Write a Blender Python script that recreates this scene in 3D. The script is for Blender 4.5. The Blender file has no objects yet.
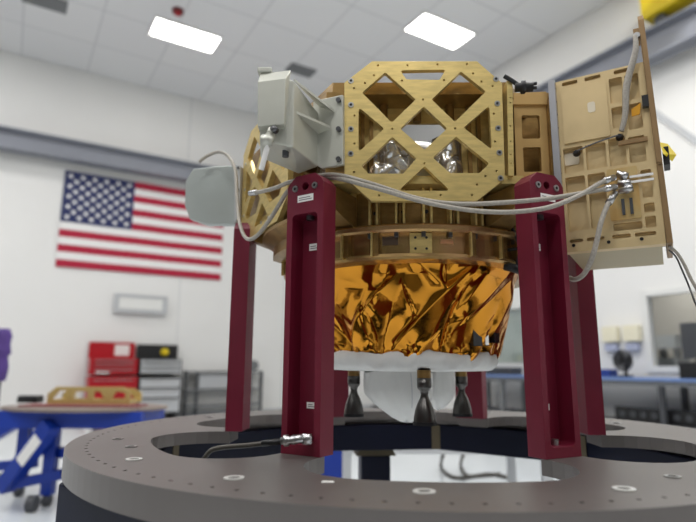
import bpy, math, random
import numpy as np
from mathutils import Vector, Matrix
from mathutils.geometry import tessellate_polygon

random.seed(7)
rng = np.random.default_rng(11)
scene = bpy.context.scene
COL = scene.collection
R_ = math.radians

# ------------------------------------------------------------------ camera
FPX, PITCH, ROLL = 551.0, 0.18792, 0.005648
CAM = np.array([0.0, 0.0, 1.10])
FWD = np.array([0, math.cos(PITCH), math.sin(PITCH)])
_U0 = np.array([0, -math.sin(PITCH), math.cos(PITCH)])
_R0 = np.array([1.0, 0, 0])
RGT = math.cos(ROLL) * _R0 + math.sin(ROLL) * _U0
UPV = -math.sin(ROLL) * _R0 + math.cos(ROLL) * _U0
cam_d = bpy.data.cameras.new('camera')
cam = bpy.data.objects.new('camera', cam_d)
COL.objects.link(cam)
M = Matrix((RGT.tolist(), UPV.tolist(), (-FWD).tolist())).transposed().to_4x4()
M.translation = Vector(CAM.tolist())
cam.matrix_world = M
cam_d.sensor_width = 36.0
cam_d.lens = FPX / 696.0 * 36.0
cam_d.clip_start = 0.02
cam_d.dof.use_dof = True
cam_d.dof.focus_distance = 1.02
cam_d.dof.aperture_fstop = 2.7
scene.camera = cam

# ------------------------------------------------------------------ world, light, exposure
scene.view_settings.view_transform = 'Standard'
scene.view_settings.look = 'None'
scene.view_settings.gamma = 1.0
scene.view_settings.use_curve_mapping = False
scene.view_settings.exposure = 0.40
world = bpy.data.worlds.new('world')
scene.world = world
world.use_nodes = True
world.node_tree.nodes['Background'].inputs[0].default_value = (0.9, 0.95, 1.0, 1)
world.node_tree.nodes['Background'].inputs[1].default_value = 0.35

ZC = 7.36                                   # ceiling height
KX, KY = 0.65, 14.9                         # far corner of the room
DA = R_(31.3)
DL = np.array([-math.cos(DA), -math.sin(DA)])     # along the left wall, away from the corner
DR = np.array([math.sin(DA), -math.cos(DA)])      # along the right wall, away from the corner
LAMP_W = 72.0
def room(s, t, z=0.0):
    return np.array([KX + s * DL[0] + t * DR[0], KY + s * DL[1] + t * DR[1], z])
# the rest of the ceiling grid's lamps (the two in view are built further down)
for (s, t) in [(1.85, 10.0), (6.0, 10.0), (10.0, 10.0), (10.0, 6.2), (14.0, 6.2), (14.0, 10.0),
               (1.85, 14.2), (6.0, 14.2), (10.0, 14.2), (14.0, 14.2), (6.0, 18.2), (11.0, 18.2), (10.6, 2.9), (3.9, 7.6)]:
    ld = bpy.data.lights.new('ceiling_lamp', 'AREA')
    ld.shape = 'RECTANGLE'; ld.size = 1.22; ld.size_y = 0.6
    ld.energy = LAMP_W; ld.color = (1.0, 0.99, 0.98)
    lo = bpy.data.objects.new('ceiling_lamp', ld)
    COL.objects.link(lo)
    lo.location = room(s, t, ZC - 0.03).tolist()
    lo.rotation_euler = (0, 0, DA)

# ------------------------------------------------------------------ helpers
def lin(c):
    return tuple((x / 255.0 / 12.92) if x / 255.0 <= 0.04045 else ((x / 255.0 + 0.055) / 1.055) ** 2.4 for x in c)

def mat(name, rgb, metal=0.0, rough=0.5, var=0.0, vscale=8.0, bump=0.0, bscale=60.0, stretch=None, rgb2=None, emit=None, spec=None, coat=0.0):
    m = bpy.data.materials.new(name)
    m.use_nodes = True
    nt = m.node_tree
    b = nt.nodes['Principled BSDF']
    c = lin(rgb) + (1,)
    b.inputs['Base Color'].default_value = c
    b.inputs['Metallic'].default_value = metal
    b.inputs['Roughness'].default_value = rough
    if spec is not None: b.inputs['Specular IOR Level'].default_value = spec
    if coat: b.inputs['Coat Weight'].default_value = coat; b.inputs['Coat Roughness'].default_value = 0.08
    if emit:
        b.inputs['Emission Color'].default_value = lin(emit[0]) + (1,)
        b.inputs['Emission Strength'].default_value = emit[1]
    co = None
    if var or bump or rgb2:
        tc = nt.nodes.new('ShaderNodeTexCoord')
        mp = nt.nodes.new('ShaderNodeMapping')
        if stretch: mp.inputs['Scale'].default_value = stretch
        nt.links.new(tc.outputs['Object'], mp.inputs['Vector'])
        co = mp.outputs['Vector']
    if var or rgb2:
        n = nt.nodes.new('ShaderNodeTexNoise'); n.inputs['Scale'].default_value = vscale; n.inputs['Detail'].default_value = 4
        nt.links.new(co, n.inputs['Vector'])
        rp = nt.nodes.new('ShaderNodeValToRGB')
        c2 = lin(rgb2) + (1,) if rgb2 else tuple(max(0, x * (1 - var)) for x in c[:3]) + (1,)
        c1 = c if rgb2 else tuple(min(1, x * (1 + var)) for x in c[:3]) + (1,)
        rp.color_ramp.elements[0].color = c2; rp.color_ramp.elements[0].position = 0.35
        rp.color_ramp.elements[1].color = c1; rp.color_ramp.elements[1].position = 0.65
        nt.links.new(n.outputs['Fac'], rp.inputs['Fac'])
        nt.links.new(rp.outputs['Color'], b.inputs['Base Color'])
    if bump:
        n2 = nt.nodes.new('ShaderNodeTexNoise'); n2.inputs['Scale'].default_value = bscale; n2.inputs['Detail'].default_value = 3
        nt.links.new(co, n2.inputs['Vector'])
        bp = nt.nodes.new('ShaderNodeBump'); bp.inputs['Strength'].default_value = bump; bp.inputs['Distance'].default_value = 0.002
        nt.links.new(n2.outputs['Fac'], bp.inputs['Height'])
        nt.links.new(bp.outputs['Normal'], b.inputs['Normal'])
    return m

MT = {}
MT['wall'] = mat('white_wall', (236, 235, 232), rough=0.75, var=0.015, vscale=0.7)
MT['wall_far'] = mat('grey_wall', (104, 102, 100), rough=0.8)
MT['floor'] = mat('pale_floor', (206, 211, 214), rough=0.25, var=0.03, vscale=0.8)
MT['beam'] = mat('grey_beam', (142, 145, 154), rough=0.55, var=0.04, vscale=2)
MT['gold'] = mat('chromate_gold', (216, 191, 124), metal=0.58, rough=0.36, var=0.10, vscale=5, stretch=(6, 6, 30), bump=0.02)
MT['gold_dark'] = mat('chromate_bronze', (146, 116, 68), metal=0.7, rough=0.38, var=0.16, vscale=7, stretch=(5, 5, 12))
MT['gold_ring'] = mat('chromate_pinkish', (204, 160, 116), metal=0.75, rough=0.26, vscale=9, rgb2=(176, 150, 88), stretch=(1, 1, 2))
MT['tan'] = mat('tan_alodine', (212, 188, 142), metal=0.45, rough=0.45, var=0.09, vscale=9)
MT['tan_dark'] = mat('tan_alodine_edge', (146, 118, 82), metal=0.45, rough=0.45, var=0.05, vscale=12)
MT['clear'] = mat('clear_alodine', (192, 192, 181), metal=0.5, rough=0.40, var=0.04, vscale=14)
MT['pale_plate'] = mat('pale_plate', (180, 186, 182), metal=0.35, rough=0.38, var=0.05, vscale=12)
MT['crimson'] = mat('crimson_anodised', (108, 15, 41), metal=0.1, rough=0.50, var=0.04, vscale=20)
MT['ring'] = mat('warm_grey_anodised', (118, 113, 110), metal=0.6, rough=0.40, var=0.03, vscale=4, bump=0.02, bscale=400)
MT['ring_edge'] = mat('dark_grey_anodised', (104, 100, 94), metal=0.4, rough=0.5)
MT['navy'] = mat('navy_paint', (12, 17, 38), rough=0.42, var=0.1, vscale=3, spec=0.2)
MT['weld'] = mat('tan_primer', (98, 88, 66), rough=0.6, var=0.08, vscale=14)
MT['blue'] = mat('blue_paint', (16, 52, 150), rough=0.4, var=0.08, vscale=4)
MT['steel'] = mat('steel', (190, 190, 190), metal=1.0, rough=0.28)
MT['steel_dark'] = mat('dark_steel', (96, 96, 98), metal=0.9, rough=0.35)
MT['nozzle'] = mat('nozzle_metal', (92, 90, 88), metal=0.95, rough=0.28, var=0.06, vscale=12)
MT['nozzle_lip'] = mat('nozzle_lip', (52, 52, 54), metal=0.8, rough=0.4)
MT['black'] = mat('black_plastic', (18, 18, 20), rough=0.45)
MT['white'] = mat('white_plastic', (232, 232, 228), rough=0.5)
MT['label'] = mat('label_paper', (236, 234, 230), rough=0.6)
MT['paper'] = mat('patch_paper', (226, 214, 190), rough=0.5)
MT['strip'] = mat('strip_grey', (168, 168, 172), metal=0.3, rough=0.4)
MT['bracket'] = mat('bracket_gold', (198, 162, 104), metal=0.55, rough=0.4, var=0.06, vscale=6)
MT['bright_ring'] = mat('bright_insert', (226, 226, 222), metal=0.4, rough=0.35)
MT['print'] = mat('grey_print', (120, 120, 120), rough=0.7)
MT['cable'] = mat('grey_cable_sleeve', (164, 158, 148), metal=0.15, rough=0.55, var=0.12, vscale=300, bump=0.3, bscale=900)
MT['hose'] = mat('dark_hose', (70, 66, 60), metal=0.3, rough=0.45, var=0.15, vscale=300)
MT['fabric'] = mat('white_beta_cloth', (226, 226, 223), rough=0.8, var=0.03, vscale=20, bump=0.25, bscale=160)
MT['silver'] = mat('silver_foil', (232, 232, 230), metal=0.85, rough=0.22)
MT['foil'] = mat('amber_foil', (210, 142, 48), metal=1.0, rough=0.12, bump=0.16, bscale=55)
MT['foil_dark'] = mat('black_tape', (14, 16, 24), rough=0.15)
MT['copper'] = mat('amber_plate', (208, 168, 104), metal=0.4, rough=0.4, rgb2=(206, 182, 128), vscale=30)
MT['yellow'] = mat('yellow_paint', (236, 208, 30), rough=0.45)
MT['orange'] = mat('orange_tape', (214, 150, 20), rough=0.4)
MT['red'] = mat('red_paint', (176, 16, 30), rough=0.3, var=0.04)
MT['grey_lt'] = mat('light_grey', (192, 194, 196), rough=0.4)
MT['grey_md'] = mat('mid_grey', (118, 120, 122), rough=0.5)
MT['grey_dk'] = mat('dark_grey', (66, 68, 72), rough=0.5)
MT['purple'] = mat('purple_cloth', (86, 62, 132), rough=0.8, var=0.1)
MT['flag_red'] = mat('flag_red', (176, 34, 62), rough=0.85)
MT['flag_white'] = mat('flag_white', (240, 238, 236), rough=0.85)
MT['flag_blue'] = mat('flag_blue', (44, 52, 96), rough=0.85)
MT['bench'] = mat('bench_blue', (112, 138, 188), rough=0.4)
MT['beige'] = mat('beige_wall', (196, 188, 176), rough=0.8)
MT['lamp'] = mat('lamp_diffuser', (255, 255, 255), rough=0.6, emit=((255, 252, 246), 9.0))
MT['rust'] = mat('red_brown_mat', (118, 58, 58), rough=0.7)

def ceiling_mat():
    m = bpy.data.materials.new('ceiling_tiles'); m.use_nodes = True
    nt = m.node_tree; b = nt.nodes['Principled BSDF']; b.inputs['Roughness'].default_value = 0.85
    tc = nt.nodes.new('ShaderNodeTexCoord'); br = nt.nodes.new('ShaderNodeTexBrick')
    br.offset = 0.0; br.inputs['Scale'].default_value = 1.0
    br.inputs['Brick Width'].default_value = 1.24; br.inputs['Row Height'].default_value = 1.24
    br.inputs['Mortar Size'].default_value = 0.014
    br.inputs['Color1'].default_value = lin((236, 236, 236)) + (1,)
    br.inputs['Color2'].default_value = lin((233, 233, 234)) + (1,)
    br.inputs['Mortar'].default_value = lin((212, 212, 214)) + (1,)
    nt.links.new(tc.outputs['Object'], br.inputs['Vector'])
    nt.links.new(br.outputs['Color'], b.inputs['Base Color'])
    return m
MT['ceiling'] = ceiling_mat()

def glass_mat():
    m = bpy.data.materials.new('window_glass'); m.use_nodes = True
    nt = m.node_tree
    for n in list(nt.nodes):
        if n.type != 'OUTPUT_MATERIAL': nt.nodes.remove(n)
    out = nt.nodes['Material Output']
    t = nt.nodes.new('ShaderNodeBsdfTransparent'); t.inputs[0].default_value = (0.86, 0.88, 0.88, 1)
    g = nt.nodes.new('ShaderNodeBsdfGlossy'); g.inputs['Roughness'].default_value = 0.03
    mx = nt.nodes.new('ShaderNodeMixShader'); mx.inputs[0].default_value = 0.10
    nt.links.new(t.outputs[0], mx.inputs[1]); nt.links.new(g.outputs[0], mx.inputs[2]); nt.links.new(mx.outputs[0], out.inputs[0])
    return m
MT['glass'] = glass_mat()

class MB:
    """collects polygons; .build() links them as ONE mesh object"""
    def __init__(self, fr=None):
        self.v = []; self.f = []; self.m = []; self.fr = fr; self.mi = 0; self.sm = []; self.smooth = False
    def tf(self, p):
        return np.asarray(self.fr(*p) if self.fr else p, float)
    def add(self, pts, faces, raw=False):
        o = len(self.v)
        for p in pts: self.v.append(np.asarray(p, float) if raw else self.tf(p))
        for f in faces:
            self.f.append([i + o for i in f]); self.m.append(self.mi); self.sm.append(self.smooth)
        return self
    def box(self, a, b):
        (x0, y0, z0), (x1, y1, z1) = a, b
        P = [(x, y, z) for z in (z0, z1) for y in (y0, y1) for x in (x0, x1)]
        return self.add(P, [(0, 2, 3, 1), (4, 5, 7, 6), (0, 1, 5, 4), (2, 6, 7, 3), (0, 4, 6, 2), (1, 3, 7, 5)])
    def hexa(self, bottom, top):
        P = list(bottom) + list(top); n = len(bottom)
        return self.add(P, [tuple(range(n))[::-1], tuple(range(n, 2 * n))] + [(i, (i + 1) % n, n + (i + 1) % n, n + i) for i in range(n)])
    def prism(self, outline, w0, w1, holes=(), axis='w'):
        """outline in the frame's first two coordinates, extruded along the third; a hole is (polygon, floor or None)"""
        loops = [list(outline)] + [list(h[0]) for h in holes]
        flat = [p for l in loops for p in l]
        tri = tessellate_polygon([[Vector((p[0], p[1], 0)) for p in l] for l in loops])
        self.add([(p[0], p[1], w1) for p in flat], [tuple(t) for t in tri])
        deep = [i for i, h in enumerate(holes) if h[1] is None]
        lb = [loops[0]] + [loops[i + 1] for i in deep]
        fb = [p for l in lb for p in l]
        trb = tessellate_polygon([[Vector((p[0], p[1], 0)) for p in l] for l in lb])
        self.add([(p[0], p[1], w0) for p in fb], [tuple(t)[::-1] for t in trb])
        for k, l in enumerate(loops):
            d = w0 if k == 0 or holes[k - 1][1] is None else holes[k - 1][1]
            n = len(l)
            self.add([(p[0], p[1], d) for p in l] + [(p[0], p[1], w1) for p in l],
                     [(i, (i + 1) % n, n + (i + 1) % n, n + i) for i in range(n)])
            if k and holes[k - 1][1] is not None:
                t2 = tessellate_polygon([[Vector((p[0], p[1], 0)) for p in l]])
                self.add([(p[0], p[1], d) for p in l], [tuple(t) for t in t2])
        return self
    def disc(self, u, v, w0, w1, r, n=16, r2=None):
        r2 = r if r2 is None else r2
        c = [(math.cos(2 * math.pi * i / n), math.sin(2 * math.pi * i / n)) for i in range(n)]
        return self.hexa([(u + r * a, v + r * b, w0) for a, b in c], [(u + r2 * a, v + r2 * b, w1) for a, b in c])
    def tube(self, pts, r, n=10, raw=True, smooth_path=True, sub=6, cap=True):
        P = [np.asarray(p if raw else self.tf(p), float) for p in pts]
        if smooth_path and len(P) > 2:
            Q = []
            for i in range(len(P) - 1):
                p0 = P[max(i - 1, 0)]; p1 = P[i]; p2 = P[i + 1]; p3 = P[min(i + 2, len(P) - 1)]
                for k in range(sub):
                    t = k / sub
                    Q.append(0.5 * ((2 * p1) + (-p0 + p2) * t + (2 * p0 - 5 * p1 + 4 * p2 - p3) * t * t + (-p0 + 3 * p1 - 3 * p2 + p3) * t ** 3))
            Q.append(P[-1]); P = Q
        rr = r if hasattr(r, '__len__') else [r] * len(P)
        if len(rr) != len(P): rr = list(np.interp(np.linspace(0, 1, len(P)), np.linspace(0, 1, len(rr)), rr))
        V = []; ref = None
        for i, p in enumerate(P):
            d = P[min(i + 1, len(P) - 1)] - P[max(i - 1, 0)]; d = d / (np.linalg.norm(d) + 1e-12)
            if ref is None:
                ref = np.cross(d, [0, 0, 1.0]);
                if np.linalg.norm(ref) < 0.1: ref = np.cross(d, [1.0, 0, 0])
            ref = ref - d * (ref @ d); ref /= np.linalg.norm(ref)
            b = np.cross(d, ref)
            for k in range(n):
                a = 2 * math.pi * k / n
                V.append(p + rr[i] * (math.cos(a) * ref + math.sin(a) * b))
        F = [(i * n + k, i * n + (k + 1) % n, (i + 1) * n + (k + 1) % n, (i + 1) * n + k) for i in range(len(P) - 1) for k in range(n)]
        if cap: F += [tuple(range(n))[::-1], tuple(range((len(P) - 1) * n, len(P) * n))]
        s = self.smooth; self.smooth = True
        self.add(V, F, raw=True); self.smooth = s
        return self
    def lathe(self, prof, c, n=48, a0=0.0, a1=360.0, smooth=True):
        """prof: (r, z) list; c: world centre x, y"""
        full = abs(a1 - a0 - 360) < 1e-6
        k = n if full else n + 1
        V = []
        for (r, z) in prof:
            for i in range(k):
                a = R_(a0 + (a1 - a0) * i / n)
                V.append((c[0] + r * math.cos(a), c[1] + r * math.sin(a), z))
        F = []
        for j in range(len(prof) - 1):
            for i in range(n):
                i2 = (i + 1) % k
                F.append((j * k + i, j * k + i2, (j + 1) * k + i2, (j + 1) * k + i))
        s = self.smooth; self.smooth = smooth
        self.add(V, F, raw=self.fr is None); self.smooth = s
        return self
    def build(self, name, mats, parent=None, loc=None, bevel=0.0, seg=2):
        if not isinstance(mats, (list, tuple)): mats = [mats]
        base = np.array(parent['_base'], float) if parent is not None else np.zeros(3)
        if loc is not None: base = base * 0 + np.asarray(loc, float)
        me = bpy.data.meshes.new(name)
        me.from_pydata([tuple(p - base) for p in self.v], [], self.f)
        for m in mats: me.materials.append(m)
        me.polygons.foreach_set('material_index', self.m)
        me.polygons.foreach_set('use_smooth', self.sm)
        me.update()
        import bmesh
        bm = bmesh.new(); bm.from_mesh(me)
        bmesh.ops.remove_doubles(bm, verts=bm.verts, dist=1e-6)
        bmesh.ops.recalc_face_normals(bm, faces=bm.faces)
        bm.to_mesh(me); bm.free()
        o = bpy.data.objects.new(name, me)
        COL.objects.link(o)
        if parent is not None:
            o.parent = parent
            o['_base'] = list(parent['_base'])
        else:
            o.location = base.tolist()
            o['_base'] = base.tolist()
        if bevel:
            bv = o.modifiers.new('bevel', 'BEVEL'); bv.width = bevel; bv.segments = seg; bv.limit_method = 'ANGLE'; bv.angle_limit = R_(40)
        return o

def tag(o, label, cat, group=None):
    o['label'] = label; o['category'] = cat
    if group: o['group'] = group
    return o
def thing(name, loc, label, cat, group=None, rotz=0.0):
    o = bpy.data.objects.new(name, None); o.empty_display_size = 0.05
    COL.objects.link(o); o.location = tuple(float(x) for x in loc); o.rotation_euler = (0, 0, rotz)
    o['_base'] = [float(x) for x in loc]
    return tag(o, label, cat, group)
def local_thing(name, loc, label, cat, group=None, rotz=0.0):
    """children meshes are given in the thing's own axes"""
    o = thing(name, loc, label, cat, group, rotz); o['_base'] = [0.0, 0.0, 0.0]
    return o
def struct(o):
    o['kind'] = 'structure'; return o
def dup(root, loc, rotz, label, group=None):
    r = root.copy(); COL.objects.link(r); r.location = tuple(float(x) for x in loc); r.rotation_euler = (0, 0, rotz)
    r['label'] = label
    if group: r['group'] = group
    for ch in list(root.children):
        c = ch.copy(); COL.objects.link(c); c.parent = r
        for g in ch.children:
            d = g.copy(); COL.objects.link(d); d.parent = c
    return r
def ray(x, y):
    return FWD + RGT * (x - 348) / FPX - UPV * (y - 261) / FPX
def at_depth(x, y, Y):
    r = ray(x, y); return CAM + r * (Y / r[1])
def at_height(x, y, z):
    r = ray(x, y); return CAM + r * ((z - CAM[2]) / r[2])
def rrect(u0, u1, v0, v1, r, n=4):
    out = []
    for (cx, cy, a) in ((u1 - r, v1 - r, 0), (u0 + r, v1 - r, 90), (u0 + r, v0 + r, 180), (u1 - r, v0 + r, 270)):
        for i in range(n + 1):
            t = R_(a + 90 * i / n); out.append((cx + r * math.cos(t), cy + r * math.sin(t)))
    return out
def rpoly(poly, r, n=3):
    """polygon with its corners rounded"""
    out = []; N = len(poly)
    for i in range(N):
        p = np.array(poly[i], float); a = np.array(poly[i - 1], float); b = np.array(poly[(i + 1) % N], float)
        da = a - p; db = b - p; la = np.linalg.norm(da); lb = np.linalg.norm(db); da /= la; db /= lb
        ang = math.acos(max(-1, min(1, da @ db))); d = min(r / math.tan(ang / 2), 0.4 * la, 0.4 * lb)
        s = p + da * d; e = p + db * d
        for k in range(n + 1):
            t = k / n; q = (1 - t) ** 2 * s + 2 * t * (1 - t) * p + t * t * e
            out.append((float(q[0]), float(q[1])))
    return out
def circ(u, v, r, n=8):
    return [(u + r * math.cos(2 * math.pi * i / n), v + r * math.sin(2 * math.pi * i / n)) for i in range(n)]

# ------------------------------------------------------------------ room shell
S1, T1 = 20.0, 22.0
def rfr(s, t, z): return room(s, t, z)
struct(MB(rfr).box((-0.1, -0.1, -0.1), (S1, T1, 0)).build('floor', MT['floor']))
cm = MB(); cm.box((0, 0, 0), (T1, S1, 0.1))
ceil = struct(cm.build('ceiling', MT['ceiling'], loc=(0, 0, 0)))
ceil.location = room(0, 0, ZC).tolist()
# local x runs along the right wall (DR), local y along the left wall (DL)
ceil.matrix_world = Matrix(((DR[0], DL[0], 0, room(0, 0)[0]), (DR[1], DL[1], 0, room(0, 0)[1]), (0, 0, 1, ZC), (0, 0, 0, 1)))
struct(MB(rfr).box((-0.1, -0.1, 0), (S1, 0, ZC)).build('wall_left', MT['wall']))
W1 = (7.60, 9.35, 1.12, 2.17); W2 = (4.35, 5.85, 1.17, 2.20)
wr = MB(lambda t, z, w: room(w, t, z))
wr.prism([(0, 0), (T1, 0), (T1, ZC), (0, ZC)], -0.1, 0.0,
         holes=[([(a, c), (b, c), (b, d), (a, d)], None) for (a, b, c, d) in (W1, W2)])
struct(wr.build('wall_right', MT['wall']))
struct(MB(rfr).box((S1, 0, 0), (S1 + 0.1, T1, ZC)).build('wall_side', MT['wall_far']))
struct(MB(rfr).box((0, T1, 0), (S1, T1 + 0.1, ZC)).build('wall_back', MT['wall_far']))
# room beyond the windows
nb = MB(rfr)
nb.box((-2.2, 3.4, 0), (-2.1, 12.1, 3.0)); struct(nb.build('wall_beyond', MT['beige']))
struct(MB(rfr).box((-2.1, 3.4, 0), (-0.1, 3.5, 3.0)).build('wall_office_left', MT['beige']))
struct(MB(rfr).box((-2.1, 12.0, 0), (-0.1, 12.1, 3.0)).build('wall_office_right', MT['beige']))
struct(MB(rfr).box((-2.2, 3.4, 3.0), (-0.1, 12.1, 3.1)).build('ceiling_office', MT['beige']))
struct(MB(rfr).box((-2.2, 3.4, -0.1), (-0.1, 12.1, 0)).build('floor_office', MT['grey_lt']))
ld = bpy.data.lights.new('office_lamp', 'AREA'); ld.shape = 'RECTANGLE'; ld.size = 1.2; ld.size_y = 0.6; ld.energy = 22
lo = bpy.data.objects.new('office_lamp', ld); COL.objects.link(lo); lo.location = room(-1.2, 7.4, 2.95).tolist(); lo.rotation_euler = (0, 0, DA)
for k, (a, b, c, d) in enumerate((W1, W2)):
    w = MB(lambda t, z, w: room(w, t, z))
    w.prism([(a - 0.09, c - 0.09), (b + 0.09, c - 0.09), (b + 0.09, d + 0.09), (a - 0.09, d + 0.09)], -0.02, 0.03, holes=[([(a, c), (b, c), (b, d), (a, d)], None)])
    fo = struct(w.build('window_%d' % (k + 1), MT['white'], loc=room(0, a, c)))
    g = MB(lambda t, z, w: room(w, t, z)); g.box((a, c, -0.06), (b, d, -0.05)); g.build('pane', MT['glass'], fo)
    if k == 1:
        MB(lambda t, z, w: room(w, t, z)).box((a + 0.01, c + 0.01, -0.095), (b - 0.01, d - 0.01, -0.08)).build('pale_backing', mat('backing_pale', (226, 232, 224), rough=0.8), fo)  # pale panel added behind the pane to brighten the window
# crane runway beams: I sections standing off the walls on brackets
def ibeam(fr, a, b, z0, z1, name):
    m = MB(fr)
    w0, w1 = 0.12, 0.42
    m.box((a, w0, z0), (b, w1, z0 + 0.035)); m.box((a, w0, z1 - 0.035), (b, w1, z1)); m.box((a, 0.25, z0), (b, 0.28, z1))
    k = a + 0.6
    while k < b:
        m.box((k, 0.0, z0 + 0.04), (k + 0.05, 0.27, z1 - 0.04)); k += 3.1
    return struct(m.build(name, MT['beam']))
ibeam(lambda a, w, z: room(a, w, z), 0.3, S1 - 0.3, 5.20, 5.62, 'trim_1')
ibeam(lambda a, w, z: room(w, a, z), 0.3, T1 - 0.3, 5.75, 6.22, 'trim_2')
bl = MB(rfr).box((0, 0, 0), (S1, 0.012, 0.10)); struct(bl.build('baseboard_left', MT['grey_lt']))
bl = MB(rfr).box((0, 0.02, 0), (0.012, T1, 0.10)); struct(bl.build('baseboard_right', MT['grey_dk']))
# the slanting grey strip low on the right wall
dg = MB(lambda t, z, w: room(w, t, z)).prism([(7.45, 5.80), (7.45, 5.66), (9.6, 3.00), (9.6, 3.14)], 0.0, 0.03)
struct(dg.build('trim_3', MT['grey_lt']))
# wall panel seams
for k, s in enumerate((2.6, 5.15)):
    struct(MB(rfr).box((s, 0, 0.1), (s + 0.012, 0.004, ZC)).build('trim_%d' % (k + 4), MT['grey_lt']))

# ------------------------------------------------------------------ ceiling fittings
def troffer(s, t, label):
    r = local_thing('ceiling_light', room(s, t, ZC), label, 'ceiling light', None, DA)
    f = MB(); f.prism([(-0.64, -0.33), (0.64, -0.33), (0.64, 0.33), (-0.64, 0.33)], -0.03, 0.0, holes=[([(-0.6, -0.29), (0.6, -0.29), (0.6, 0.29), (-0.6, 0.29)], None)])
    f.build('frame', MT['white'], r)
    MB().box((-0.6, -0.29, -0.022), (0.6, 0.29, -0.006)).build('diffuser', MT['lamp'], r)
def ceil_at(x, y):
    q = at_height(x, y, ZC); return q
def troffer_px(x, y, label):
    q = ceil_at(x, y); d = q[:2] - np.array([KX, KY]); troffer(float(d @ DL), float(d @ DR), label)
troffer_px(185.5, 35, 'long white ceiling light panel above the flag at left')
troffer_px(440, 31, 'white ceiling light panel above the gold lattice frame')
def vent(x, y, label, sx=0.6, sy=0.36):
    q = ceil_at(x, y)
    r = local_thing('ceiling_vent', q, label, 'vent', None, DA)
    f = MB(); f.prism([(-sx / 2, -sy / 2), (sx / 2, -sy / 2), (sx / 2, sy / 2), (-sx / 2, sy / 2)], -0.02, 0.0,
                      holes=[([(-sx / 2 + .03, -sy / 2 + .03), (sx / 2 - .03, -sy / 2 + .03), (sx / 2 - .03, sy / 2 - .03), (-sx / 2 + .03, sy / 2 - .03)], -0.012)])
    f.build('frame', MT['grey_md'], r)
    g = MB()
    for i in range(6):
        yy = -sy / 2 + 0.04 + i * (sy - 0.09) / 5
        g.box((-sx / 2 + .03, yy, -0.018), (sx / 2 - .03, yy + 0.012, -0.004))
    g.build('louvre', MT['grey_md'], r)
vent(301, 70, 'small grey ceiling vent just above the pale bracket box')
vent(45, 1, 'grey ceiling vent cut by the top left edge of the photo', 0.7, 0.4)
q = ceil_at(178, 10)
r = thing('smoke_alarm', q, 'small dark red alarm on the ceiling beside the left light panel', 'alarm')
MB(lambda u, v, w: q + np.array([u, v, -w])).disc(0, 0, 0.0, 0.05, 0.10, 18).build('base', MT['rust'], r)
MB(lambda u, v, w: q + np.array([u, v, -w])).disc(0, 0, 0.05, 0.10, 0.06, 18, 0.045).build('strobe', MT['red'], r)

# ------------------------------------------------------------------ flag and box on the left wall
fw0, fw1, fz0, fz1 = 7.66, 4.24, 3.03, 5.06
fl = MB(lambda a, z, w: room(fw0 + (fw1 - fw0) * a, w, fz0 + (fz1 - fz0) * z))
for i in range(13):
    fl.mi = 0 if i % 2 == 0 else 1
    a0 = 0.0 if i < 6 else 0.405
    n = 14
    pts = []; fc = []
    for k in range(n + 1):
        a = a0 + (1 - a0) * k / n
        wv = 0.03 + 0.008 * math.sin(a * 17)
        pts += [(a, i / 13, wv), (a, (i + 1) / 13, wv)]
    for k in range(n): fc.append((2 * k, 2 * k + 2, 2 * k + 3, 2 * k + 1))
    fl.add(pts, fc)
fl.mi = 2
fl.box((0, 6 / 13, 0.022), (0.405, 1.0, 0.034))
fl.mi = 1
def star(cx, cz, rz):
    asp = (fz1 - fz0) / (fw0 - fw1)
    P = []
    for k in range(10):
        rr = rz if k % 2 == 0 else rz * 0.42
        P.append((cx + rr * asp * math.sin(k * math.pi / 5), cz + rr * math.cos(k * math.pi / 5)))
    fl.prism(P, 0.034, 0.038)
for rI in range(9):
    for cI in range(6 if rI % 2 == 0 else 5):
        cx = 0.405 * ((cI * 2 + 1 + (rI % 2)) / 12.0)
        star(cx, 1.0 - (7 / 13) * ((rI + 1) / 10.0), 0.032)
tag(fl.build('flag', [MT['flag_red'], MT['flag_white'], MT['flag_blue']], loc=room(fw0, 0.02, fz0)), 'large American stars and stripes flag hung flat on the white left wall', 'flag')
# woven backing so the cloth has depth
b0 = room(5.97, 0.0, 2.18)
r = thing('wall_sign', b0, 'grey framed white box mounted on the wall below the flag', 'sign')
wf = lambda a, z, w: room(a, w, z)
MB(wf).prism([(5.44, 2.17), (6.51, 2.17), (6.51, 2.56), (5.44, 2.56)], 0.0, 0.14, holes=[([(5.52, 2.24), (6.43, 2.24), (6.43, 2.50), (5.52, 2.50)], 0.11)]).build('housing', MT['grey_lt'], r)
MB(wf).box((5.53, 2.25, 0.108), (6.42, 2.49, 0.125)).build('face_panel', MT['white'], r)

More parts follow.
